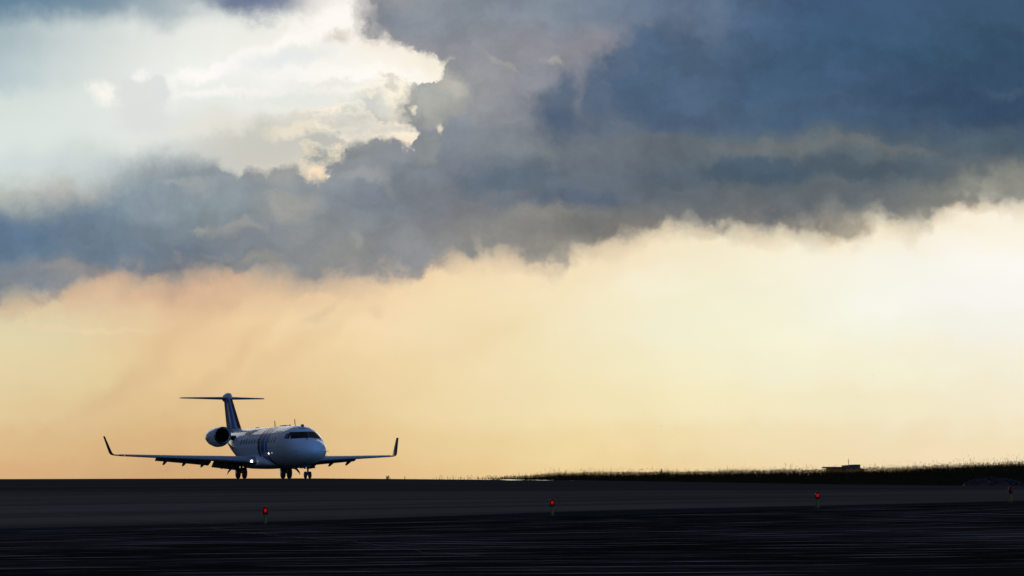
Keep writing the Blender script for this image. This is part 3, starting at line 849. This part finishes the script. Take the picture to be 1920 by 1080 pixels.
for sg in (-1, 1):
    b = MB(); rr = []
    for y, le, te, z, th in WST:
        rr.append(foil(le, te-.12*(te-le), z, th*1.1, y=sg*y))
    b.rings(rr if sg > 0 else [r[::-1] for r in rr])
    wing = b.build('wing', M['dgrey'] if False else M['grey'], plane)
    # winglet: curved corner then a raked blade
    b = MB(); rr = []
    for y, z, le, te in [(9.6,1.56,14.9,16.1),(9.85,1.57,15.08,16.22),(10.02,1.62,15.22,16.30),(10.12,1.74,15.33,16.36),(10.22,2.05,15.55,16.46),(10.36,2.50,15.86,16.58),(10.48,2.88,16.12,16.68)]:
        ring = foil(le, te, 0, .085)
        lean = [0,.25,.75,1.15,1.27,1.27,1.27][len(rr)]
        rr.append([Vector((p.x, sg*(y - p.z*math.sin(lean)), z+p.z*math.cos(lean))) for p in ring])
    b.rings(rr if sg > 0 else [r[::-1] for r in rr]); b.build('winglet', M['navy'], wing)
    # drooped flaps with a gap between the two panels
    for (ya, yb, drop, ang) in [(1.5, 3.3, .08, 24), (3.5, 7.1, .06, 20)]:
        b = MB(); rr = []
        for y in np.linspace(ya, yb, 5):
            le, te, z, th = wst(y); c = (te-le)*.24
            ring = foil(0, c, 0, .14)
            a0 = R(ang); out = []
            for p in ring:
                s_ = SM-p.x
                out.append(Vector((SM-(te-.20*(te-le)+s_*math.cos(a0)), sg*y, z-drop*(te-le)/4.0-.02-s_*math.sin(a0)+p.z)))
            rr.append(out)
        b.rings(rr if sg > 0 else [r[::-1] for r in rr]); b.build('flap', M['grey'], wing)
    # flap track fairings
    for yf in (2.55, 3.95, 5.2, 6.5):
        le, te, z, th = wst(yf); k = .75+.25*(te-le)/4.2
        b = MB(); rr = []
        for q, (ds, dz, r_) in enumerate([(-1.5,-.10,.02),(-1.2,-.13,.07),(-.7,-.20,.10),(-.1,-.32,.11),(.35,-.45,.08),(.60,-.52,.02)]):
            rr.append([(SM-(te-.2+ds*k), sg*yf+r_*k*math.sin(t), z+dz*k*1.0-.02+r_*1.15*k*math.cos(t)) for t in [2*math.pi*i/12 for i in range(12)]])
        b.rings(rr); b.build('flap_fairing', M['grey'], wing)
    # landing light in the leading edge root, navigation light near the tip
    le, te, z, th = wst(1.75)
    b = MB(); b.rings([[(SM-le+dx_, sg*1.72+r_*math.cos(t), z-.02+r_*math.sin(t)) for t in [2*math.pi*i/16 for i in range(16)]] for dx_, r_ in ((-.06,.08),(.02,.08),(.05,.05))])
    b.build('landing_light', M['lamp'] if sg < 0 else M['metal'], wing)
    le, te, z, th = wst(9.4)
    b = MB(); b.rings([[(SM-le+dx_, sg*(9.35+r_*1.0*math.cos(t)), z+.0+r_*.5*math.sin(t)) for t in [2*math.pi*i/10 for i in range(10)]] for dx_, r_ in ((-.08,.05),(.01,.04),(.02,.02))])
    b.build('navigation_light', M['green'] if sg < 0 else M['redlens'], wing)
# fin with dark red leading edge strip and rudder
def fin_ring(z, le, te, th=.10): return foil(le, te, z, th, camber=0, vert=True)
FZ = [(3.30,19.3,24.2),(3.55,20.15,24.3),(4.2,21.0,24.6),(5.1,22.1,25.0),(5.75,22.9,25.25)]
b = MB(); b.rings([fin_ring(z, le, te-.28*(te-le)) for z, le, te in FZ]); fin = b.build('fin', M['white'], plane)
b = MB(); b.rings([foil(te-.275*(te-le), te, z, .09, camber=0, vert=True) for z, le, te in FZ]); b.build('rudder', M['grey'], fin)
b = MB()
rr = []
for z, le, te in FZ[1:]:
    ring = foil(le-.02, te-.28*(te-le), z, .108, camber=0, vert=True)
    lim = SM-(le+.09*(te-le))
    rr.append([Vector((max(p.x, lim), p.y if p.x > lim else 0, p.z)) for p in ring])
b.rings(rr); b.build('leading_edge', M['maroon'], fin)
b = MB(); rr = []
for z, le, te in FZ[1:]:
    rr.append([Vector((SM-(le+f_*(te-le)), sg_*(.055*(te-le)+.004)*k_, z)) for f_, sg_, k_ in ((.20,-1,.92),(.38,-1,1.02),(.38,1,1.02),(.20,1,.92))])
b.rings(rr); b.build('fin_stripe', M['midblue'], fin)
# bullet fairing on top
b = MB(); rr = []
for s, w, h in [(22.98,.02,.03),(23.04,.08,.17),(23.2,.12,.27),(23.6,.15,.34),(24.2,.16,.37),(24.9,.15,.33),(25.5,.10,.20),(25.9,.02,.03)]:
    rr.append([(SM-s, w*math.sin(t), 5.84+h*math.cos(t)) for t in [2*math.pi*i/20 for i in range(20)]])
b.rings(rr); b.build('bullet_fairing', M['white'], fin)
for sg in (-1, 1):
    b = MB(); rr = []
    for y, le, te, z in [(.1,23.4,25.8,5.82),(1.2,24.1,25.95,5.83),(2.4,24.9,26.15,5.845),(2.95,25.25,26.25,5.85),(3.1,25.5,26.27,5.85)]:
        rr.append(foil(le, te, z, .085, camber=-.01, y=sg*y))
    b.rings(rr if sg > 0 else [r[::-1] for r in rr]); b.build('tailplane', M['grey'], plane)
# engines
def ring_c(s, r, cy, cz, n=40, sq=1.0): return [(SM-s, cy+r*math.sin(t), cz+r*sq*math.cos(t)) for t in [2*math.pi*i/n for i in range(n)]]
for sg in (-1, 1):
    cy = sg*2.20
    b = MB()
    prof = [(16.9,.50,.08),(16.6,.505,.09),(16.36,.53,.10),(16.30,.55,.11),(16.33,.58,.11),(16.5,.62,.08),(16.85,.665,.04),(17.3,.70,0),(18.0,.70,-.01),(18.9,.63,.02),(19.6,.52,.05),(19.7,.49,.05),(19.5,.46,.05)]
    b.rings([ring_c(s, r, cy-sg*.02, 2.90+dz) for s, r, dz in prof], cap0=False, cap1=False)
    eng = b.build('engine', M['white'], plane)
    b = MB(); b.rings([ring_c(s, r, cy-sg*.02, 2.90+dz) for s, r, dz in [(16.62,.499,.09),(16.9,.497,.08),(17.6,.495,.04)]], cap0=False, cap1=True); b.build('intake_duct', M['black'], eng)
    b = MB()
    b.rings([ring_c(s, r, cy-sg*.02, 2.975, 20) for s, r in [(16.95,.01),(17.05,.07),(17.2,.12),(17.38,.15)]])
    for k in range(18):
        t0 = 2*math.pi*k/18; vs = []
        for r_ in (.14, .485):
            for dt, ds in ((-.10, 0), (.10, .10)):
                t = t0+dt*(.14/r_ if r_ < .2 else .8)*1.4
                vs.append((SM-17.3-ds, cy-sg*.02+r_*math.sin(t), 2.975+r_*math.cos(t)))
        b.add(vs, [(0, 1, 3, 2)])
    b.build('fan', M['fan'], eng)
    b = MB(); b.rings([ring_c(s, r, cy-sg*.02, 2.90+dz) for s, r, dz in [(16.56,.512,.092),(16.36,.533,.101),(16.29,.55,.111),(16.32,.585,.111),(16.46,.615,.086)]], cap0=False, cap1=False); b.build('intake_lip', M['metal'], eng)
    b = MB(); b.rings([ring_c(s, r, cy, 2.94) for s, r in [(19.2,.42),(19.9,.36),(20.4,.28),(20.5,.25)]]); b.build('exhaust', M['metal'], eng)
    # pylon
    b = MB(); rr = []
    for y, le, te in ((.95, 17.0, 20.6), (1.62, 17.2, 20.0)):
        rr.append(foil(le, te, 2.86, .09, camber=0, y=sg*y))
    b.rings(rr if sg > 0 else [r[::-1] for r in rr]); b.build('pylon', M['navy'], eng)
# wheels
def wheel(parent, x, y, r, w):
    b = MB(); pr = [(r*.55,-.5),(r*.80,-.5),(r*.93,-.44),(r,-.22),(r,.22),(r*.93,.44),(r*.80,.5),(r*.55,.5)]
    n = 32
    rr = [[(x+q*math.sin(t), y+k*w, r+q*math.cos(t)) for t in [2*math.pi*i/n for i in range(n)]] for q, k in pr]
    b.rings(rr); t_ = b.build('tyre', M['tyre'], parent)
    b = MB(); b.rings([[(x+q*math.sin(t), y+k*w, r+q*math.cos(t)) for t in [2*math.pi*i/20 for i in range(20)]] for q, k in ((r*.3,-.56),(r*.5,-.52),(r*.5,.52),(r*.3,.56))])
    b.build('rim', M['metal'], parent)
for sg in (-1, 1):
    y0 = sg*1.58
    b = MB()
    b.tube((0, y0, .40), (0, y0, 1.0), .075, .075); b.tube((0, y0, .9), (-.05, sg*1.75, 1.25), .10, .10)
    b.tube((0, y0-.30, .40), (0, y0+.30, .40), .055)
    b.tube((.02, y0, .62), (.05, sg*.95, .85), .045, .05); b.tube((.12, y0, .50), (.30, y0, .72), .03); b.tube((.30, y0, .72), (.08, y0, .95), .03)
    g = b.build('main_landing_gear', M['dgrey'], plane)
    wheel(g, 0, y0-.225, .385, .25); wheel(g, 0, y0+.225, .385, .25)
    # curved leg door hanging outboard
    b = MB(); rr = []
    for t, yy, zz, hw_ in [(0,.28,.86,.28),(.3,.52,.80,.28),(.6,.74,.68,.24),(.85,.90,.50,.16),(1,.96,.36,.05)]:
        rr.append([(hw_, sg*(1.58+yy), zz), (hw_, sg*(1.58+yy+.02), zz-.10), (-hw_, sg*(1.58+yy+.02), zz-.10), (-hw_, sg*(1.58+yy), zz)])
    b.rings(rr); b.tube((0, y0, .62), (0, sg*2.05, .80), .035); b.build('gear_door', M['dgrey'], g)
b = MB(); xn = SM-2.0
b.tube((xn, 0, .235), (xn+.03, 0, .62), .05); b.tube((xn+.03, 0, .60), (xn-.05, 0, 1.05), .085)
b.tube((xn, -.19, .235), (xn, .19, .235), .04); b.tube((xn-.05, 0, .75), (xn-.75, 0, 1.0), .045)
b.tube((xn+.14, 0, .42), (xn+.16, 0, .58), .03); b.box((xn-.30, -.19, .62), (xn+.16, -.165, .92)); b.box((xn-.30, .165, .62), (xn+.16, .19, .92))
b.tube((xn+.06, -.1, .78), (xn+.16, -.1, .78), .07); b.tube((xn+.06, .1, .78), (xn+.16, .1, .78), .07)
ng = b.build('nose_landing_gear', M['dgrey'], plane)
wheel(ng, xn, -.145, .225, .15); wheel(ng, xn, .145, .225, .15)
for sg in (-1, 1):
    b = MB(); b.rings([[(xn+.55, sg*.26, .86), (xn+.55, sg*.29, .86), (xn-.6, sg*.29, .84), (xn-.6, sg*.26, .84)], [(xn+.5, sg*.36, .66), (xn+.5, sg*.39, .66), (xn-.55, sg*.39, .64), (xn-.55, sg*.36, .64)]]); b.build('nose_gear_door', M['dgrey'], plane)
# wing inspection light on the side of the fuselage
hw, zc, hh = sec(7.2); zz = 1.66; y = -hw*math.sqrt(1-((zz-zc)/hh)**2)
b = MB(); b.rings([[(SM-7.2+r_*1.6*math.cos(t), y-dy_, zz+r_*math.sin(t)) for t in [2*math.pi*i/14 for i in range(14)]] for dy_, r_ in ((-.03,.055),(.02,.055),(.035,.03))]); b.build('inspection_light', M['lamp2'], plane)
b = MB(); b.rings([[(SM-6.3+r_*math.cos(t), y-dy_, zz+.03+r_*math.sin(t)) for t in [2*math.pi*i/10 for i in range(10)]] for dy_, r_ in ((-.03,.022),(.02,.02))]); b.build('inspection_light', M['lamp2'], plane)

# ================================================================ edge lights on the near paving
def edge_light(px, d, label, lit):
    x = (px-960)/F*d*1.0
    r = empty('edge_light', (x, d, height(x, d)+.012), random.uniform(-.3, .3))
    tag(r, label, 'edge light', 'low red edge lights along the near edge of the taxiway')
    n = 20
    def lathe(pr, mi=0):
        mb = MB(); mb.rings([[(q*math.cos(t), q*math.sin(t), z) for t in [2*math.pi*i/n for i in range(n)]] for q, z in pr], mi=mi); return mb
    lathe([(.052,0),(.054,.010),(.050,.018),(.030,.020)]).build('base_plate', M['concrete'], r)
    lathe([(.030,.018),(.036,.03),(.036,.14),(.040,.145),(.040,.16),(.034,.165),(.034,.185)]).build('column', M['yellow'], r)
    lathe([(.042,.183),(.050,.188),(.050,.205),(.044,.212),(.046,.225)]).build('collar', M['dgrey'], r)
    g = lathe([(.050,.222),(.056,.24),(.058,.29),(.055,.34),(.044,.375),(.024,.395),(.006,.402)]).build('lens', M['redlit'] if lit else M['redlens'], r)
    if lit:
        lathe([(.004,.262),(.020,.272),(.030,.295),(.031,.315),(.024,.338),(.006,.352)]).build('bulb', M['redcore'], g)
    return r
edge_light(499, 60.6, 'lit red edge light on a yellow stem, in front of the airplane', True)
edge_light(1035, 62.5, 'lit red edge light on a yellow stem, near the middle of the paving', True)
edge_light(1531, 64.5, 'lit red edge light on a yellow stem, in front of the low building', True)
edge_light(1892, 66.7, 'unlit dark red edge light on a yellow stem at the far right', False)

# ================================================================ grass
def leaf_mat(name, c1, c2, tr):
    m = bpy.data.materials.new(name); m.use_nodes = True; T = N(m.node_tree)
    m.node_tree.nodes.clear()
    o = T.new('ShaderNodeTexCoord').outputs['Object']
    f = T.noise(o, 1.4, 4, .6).outputs['Fac']
    c = T.mix(T.maprange(f, .35, .65), (*c1, 1), (*c2, 1))
    d = T.new('ShaderNodeBsdfDiffuse'); T.put(d.inputs[0], c)
    t = T.new('ShaderNodeBsdfTranslucent'); T.put(t.inputs[0], c)
    mx = T.new('ShaderNodeMixShader'); mx.inputs[0].default_value = tr
    T.l.new(d.outputs[0], mx.inputs[1]); T.l.new(t.outputs[0], mx.inputs[2])
    out = T.new('ShaderNodeOutputMaterial'); T.l.new(mx.outputs[0], out.inputs[0])
    return m
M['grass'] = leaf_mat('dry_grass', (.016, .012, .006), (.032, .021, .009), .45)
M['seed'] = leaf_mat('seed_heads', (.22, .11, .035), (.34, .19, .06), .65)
M['tips'] = leaf_mat('backlit_grass', (.07, .042, .014), (.16, .095, .03), .6)  # lighter amber copy of the grass, with the backlight put into its colour
M['reed'] = leaf_mat('reed_leaves', (.04, .035, .015), (.07, .05, .02), .4)
def blades(mb, x, y, h, w, head, mi=0, z=None):
    z0 = (ground_z(x, y) if z is None else z)-.02
    a = random.uniform(0, math.pi); lean = random.gauss(0, .22)*h; ly = random.gauss(0, .12)*h
    ca, sa = math.cos(a)*w/2, math.sin(a)*w/2
    mx_, my_ = x+lean*.35, y+ly*.35; tx, ty = x+lean, y+ly
    i = len(mb.v)
    mb.v += [(x-ca, y-sa, z0), (x+ca, y+sa, z0), (mx_+ca*.8, my_+sa*.8, z0+h*.55), (mx_-ca*.8, my_-sa*.8, z0+h*.55), (tx, ty, z0+h)]
    mb.f += [(i, i+1, i+2, i+3), (i+3, i+2, i+4)]; mb.m += [mi, mi]
    if head:
        hl = random.uniform(.05, .11); hw_ = random.uniform(.010, .020); i = len(mb.v)
        kx = lean/h*hl
        mb.v += [(tx-kx*.2, ty, z0+h-.02), (tx+hw_, ty+hw_*.3, z0+h+hl*.4), (tx+kx, ty, z0+h+hl), (tx-hw_, ty-hw_*.3, z0+h+hl*.4)]
        mb.f += [(i, i+1, i+2, i+3)]; mb.m += [1]
def tuftiness(x, y): return .5+.5*mnoise.noise(Vector((x*.55, y*.25, 1.7)))
gb = MB()
for k in range(42000):
    x = random.uniform(-1.5, 52); y = random.choice([random.uniform(172.5, 199), random.uniform(193, 204)])
    edge = min(1, (x+1.5)/5.0)
    if random.random() > .15+.85*edge: continue
    tf = tuftiness(x, y)
    h = random.uniform(.22, .42)*(.45+.55*edge)*(.65+.75*tf)
    if random.random() < .10: h *= random.uniform(1.3, 1.9)
    if x > 24: h *= 1.0+.25*min((x-24)/10, 1)
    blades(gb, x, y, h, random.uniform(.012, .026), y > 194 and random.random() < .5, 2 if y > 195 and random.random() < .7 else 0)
tag(gb.build('grass', [M['grass'], M['seed'], M['tips']], smooth=False), kind='stuff')
rb = MB()
for k in range(5200):
    x = random.uniform(30, 52); y = random.uniform(190, 202)
    if random.random() > (x-27)/9: continue
    h = random.uniform(.30, .52)*(.6+.7*tuftiness(x*1.6, y))
    blades(rb, x, y, h, random.uniform(.03, .065), False)
tag(rb.build('reeds', [M['reed']], smooth=False), kind='stuff')
# sparse stalks on the crest left of the bank
sb = MB()
for k in range(420):
    px = 960-abs(random.gauss(0, 62)); d = random.uniform(196, 203)
    q = at(px, 897, d)
    blades(sb, q.x, q.y, random.uniform(.06, .26), .014, random.random() < .3, z=q.z-.05)
tag(sb.build('sparse_grass', [M['grass'], M['seed']], smooth=False), kind='stuff')

def clump(name, px, py, d, h, n, spread, label, cat, wd=.02):
    q = at(px, py, d); r = empty(name, (q.x, q.y, q.z))
    tag(r, label, cat)
    b_ = MB()
    for k in range(n):
        x = random.gauss(0, spread); hh_ = h*random.uniform(.35, 1)*max(.35, 1-abs(x)/(3*spread))
        blades(b_, x, random.gauss(0, spread), hh_, wd, random.random() < .5, z=0.0)
    b_.build('leaves', [M['grass'], M['seed']], r, smooth=False)
    s_ = MB()
    for k in range(6):
        x = random.gauss(0, spread*.6); s_.path([(x, 0, -.03), (x*1.2, .01, h*.45), (x*1.5+random.uniform(-.03,.03), .02, h*random.uniform(.7,1))], [.012, .008, .003], 5)
    s_.build('stem', M['stem'], r)
clump('weed_tuft', 727, 898, 196, .28, 46, .09, 'small dark weed tuft on the paving just right of the airplane', 'weed')
clump('weed_stalk', 759, 898, 196, .24, 3, .015, 'single thin weed stalk right of the small weed tuft', 'weed')

# pointed young tree among the reeds, far right
q = at(1911, 893, 196)
tr = empty('young_tree', q)
tag(tr, 'pointed dark young tree rising above the reeds at far right', 'tree')
t_ = MB(); t_.path([(0,0,-.1),(.01,0,.5),(.0,0,.96)], [.035,.022,.006], 7)
for k in range(16):
    z = .15+k*.048; a = k*2.4; l_ = .34*(1-z/1.0)+.03
    t_.path([(0,0,z),(l_*.5*math.cos(a), l_*.5*math.sin(a), z+.06),(l_*math.cos(a), l_*math.sin(a), z+.10)], [.009,.006,.002], 5)
t_.build('trunk', M['stem'], tr)
c_ = MB()
for k in range(900):
    z = random.uniform(.05, 1.0)**.9; rr_ = (.40*(1-z)+.02)*math.sqrt(random.random()); a = random.uniform(0, 6.283)
    x, y = rr_*math.cos(a), rr_*math.sin(a); s_ = random.uniform(.02, .045); b_ = random.uniform(0, 6.28)
    c_.add([(x, y, z-s_*.5), (x+s_*math.cos(b_)*.6, y+s_*math.sin(b_)*.6, z+s_*.5), (x-s_*math.cos(b_)*.1, y-s_*math.sin(b_)*.1, z+s_*1.3)], [(0, 1, 2)])
c_.build('crown', M['shrub'], tr, smooth=False)

# heap of reddish rubble at the foot of the bank
q = at(1868, 911, 171.5)
hp = MB(); n1, n2 = 46, 12
for j in range(n2+1):
    for i in range(n1+1):
        u = i/n1*2-1; v = j/n2*2-1
        e = max(0, 1-u*u)**.6*max(0, 1-v*v)**.7
        z = .52*e*(.75+.5*mnoise.noise(Vector((u*3+5, v*2, 0))))+.10*e*mnoise.noise(Vector((u*14, v*6, 2)))
        hp.v.append((u*2.0, v*1.3, z-.03))
for j in range(n2):
    for i in range(n1):
        a = j*(n1+1)+i; hp.f.append((a, a+1, a+n1+2, a+n1+1)); hp.m.append(0)
for k in range(160):
    u = random.uniform(-.95, .95); v = random.uniform(-.9, .2); e = max(0, 1-u*u)**.6*max(0, 1-v*v)**.7
    x, y, z = u*2.0, v*1.3, .5*e; s_ = random.uniform(.03, .10)
    vs = [(x+s_*random.uniform(.6,1.2)*a, y+s_*random.uniform(.6,1.2)*b_, z+s_*.7*c) for a, b_, c in ((-1,-1,-1),(1,-1,-1),(1,1,-1),(-1,1,-1),(-1,-1,1),(1,-1,1),(1,1,1),(-1,1,1))]
    hp.add(vs, [(0,3,2,1),(4,5,6,7),(0,1,5,4),(1,2,6,5),(2,3,7,6),(3,0,4,7)])
tag(hp.build('rubble_heap', M['rubble'], smooth=False, loc=(q.x, q.y+1.0, height(q.x, q.y))), 'low heap of reddish rubble at the foot of the grass bank', 'rubble')

# ================================================================ low building behind the grass
DB = 262.0
pb = lambda px, py: at(px, py, DB)
k_ = F/DB
base = pb(1585, 900)
bl = empty('low_building', (base.x, DB, -1.6))
tag(bl, 'small flat-roofed low building half hidden behind the grass bank', 'building')
def zz_(py): return pb(1585, py).z+1.6
def xx_(px): return pb(px, 880).x-base.x
b = MB(); b.box((xx_(1555), -.0, 0), (xx_(1586), 3.2, zz_(877.6)-.01), .02); b.build('wall', M['concrete'], bl, smooth=False)
b = MB(); b.box((xx_(1549), -.35, zz_(877.6)), (xx_(1587), 3.5, zz_(875.2)), .01); b.build('roof', M['roof'], bl, smooth=False)
b = MB(); b.box((xx_(1585.5), -.25, 0), (xx_(1612.5), 3.0, zz_(873.2)), .02); bw = b.build('tower_block', M['concrete'], bl, smooth=False)
b = MB(); b.box((xx_(1585), -.30, zz_(873.2)+.003), (xx_(1599.3), 3.05, zz_(872.2)), .01); b.box((xx_(1599.5), -.30, zz_(873.2)+.003), (xx_(1612.8), 3.05, zz_(871.0)), .01); b.build('parapet', M['roof'], bw, smooth=False)
b = MB(); b.box((xx_(1612.8), .1, 0), (xx_(1621), 2.6, zz_(878.2)), .02); b.build('annex', M['concrete'], bl, smooth=False)
b = MB(); b.path([(xx_(1594), 1.2, zz_(873)), (xx_(1594), 1.2, zz_(866)), (xx_(1594), 1.2, zz_(859))], [.035, .028, .012], 8)
b.tube((xx_(1594)-.18, 1.2, zz_(864)), (xx_(1594)+.18, 1.2, zz_(864)), .010); b.build('roof_antenna', M['steel'], bl)
# lattice mast and beacon post far behind the grass
q = at(1146, 896, 235)
r = empty('radio_mast', (q.x, q.y, -1.2)); tag(r, 'thin grey radio mast far behind the grass, left of the pointed post', 'mast')
zt = at(1146, 874, 235).z+1.2; zb2 = at(1146, 887, 235).z+1.2
b = MB()
for sx_ in (-1, 1):
    b.tube((sx_*.12, -.1, 0), (sx_*.05, 0, zb2), .025)
b.tube((0, .16, 0), (0, .03, zb2), .025)
for k in range(9):
    z = zb2*k/9; w_ = .12-.07*k/9; b.tube((-w_, -.08, z), (w_, -.06, z+zb2/9), .012)
b.build('lattice', M['steel'], r)
b = MB(); b.path([(0, 0, zb2-.05), (0, 0, zt)], [.022, .008], 6); b.build('whip', M['steel'], r)
q = at(1240, 896, 232)
r = empty('beacon_post', (q.x, q.y, -1.0)); tag(r, 'short dark pointed post standing up out of the grass, mid bank', 'post')
z1 = at(1240, 886.5, 232).z+1.0; z2 = at(1240, 883, 232).z+1.0; z3 = at(1240, 879, 232).z+1.0
def lat(pr): 
    mb = MB(); mb.rings([[(q_*math.cos(t), q_*math.sin(t), z) for t in [2*math.pi*i/12 for i in range(12)]] for q_, z in pr]); return mb
lat([(.16,0),(.15,z1-.12),(.17,z1-.10),(.09,z1)]).build('column', M['concrete'], r)
lat([(.07,z1-.01),(.075,z2),(.03,z2+.05),(.02,z3),(.004,z3+.06)]).build('spire', M['roof'], r)

# ================================================================ birds
def bird(px, py, d, span, label, rz, flap):
    q = at(px, py, d); r = empty('bird', q, rz)
    tag(r, label, 'bird', 'tiny dark birds in flight')
    b = MB(); L_ = span*.42; rr = []
    for x, w, z in [(-.5,.02,.02),(-.35,.05,.01),(-.15,.11,0),(.1,.15,0),(.28,.11,.02),(.36,.075,.04),(.44,.07,.05),(.52,.02,.04),(.58,.005,.035)]:
        rr.append([(x*L_, w*L_*math.cos(t), z*L_+w*L_*math.sin(t)) for t in [2*math.pi*i/8 for i in range(8)]])
    b.rings(rr)
    b.add([(-.45*L_,-.05*L_,.02*L_),(-.45*L_,.05*L_,.02*L_),(-.8*L_,.14*L_,.02*L_),(-.8*L_,-.14*L_,.02*L_)], [(0,1,2,3)])
    for sg in (-1, 1):
        s2 = span/2
        pts = [(.22*L_, 0, .05*L_), (-.18*L_, 0, .05*L_), (.26*L_, sg*s2*.45, flap*s2*.5), (-.16*L_, sg*s2*.45, flap*s2*.5-.01), (-.05*L_, sg*s2, flap*s2*.55), (-.18*L_, sg*s2*.95, flap*s2*.5)]
        lo_ = [(x, y, z-.012*span) for x, y, z in pts]
        b.add(pts+lo_, [(0,2,3,1),(2,4,5,3),(6,7,9,8),(8,9,11,10),(0,6,8,2),(2,8,10,4),(4,10,11,5),(5,11,9,3),(3,9,7,1)])
    b.build('body', M['bird'], r)
bird(130.5, 723, 150, .11, 'tiny dark bird in the sky left of the airplane, above its wing tip', 1.2, .35)
bird(1239.5, 799, 150, .11, 'tiny dark bird in the sky above the pointed post', 2.0, .4)
bird(1637, 705, 150, .10, 'tiny dark bird high right, the highest bird right of the airplane', .6, .3)
bird(1606, 742, 160, .09, 'tiny dark bird high right, just below the highest one', 2.6, .45)
bird(273, 887, 170, .10, 'tiny dark bird low under the left wing, nearer the ground', .3, .4)
bird(311, 882, 170, .15, 'tiny dark bird low under the left wing, nearer the wheels', .1, .5)
bird(799, 875.5, 170, .08, 'tiny dark bird low between the airplane and the grass bank', 1.9, .4)
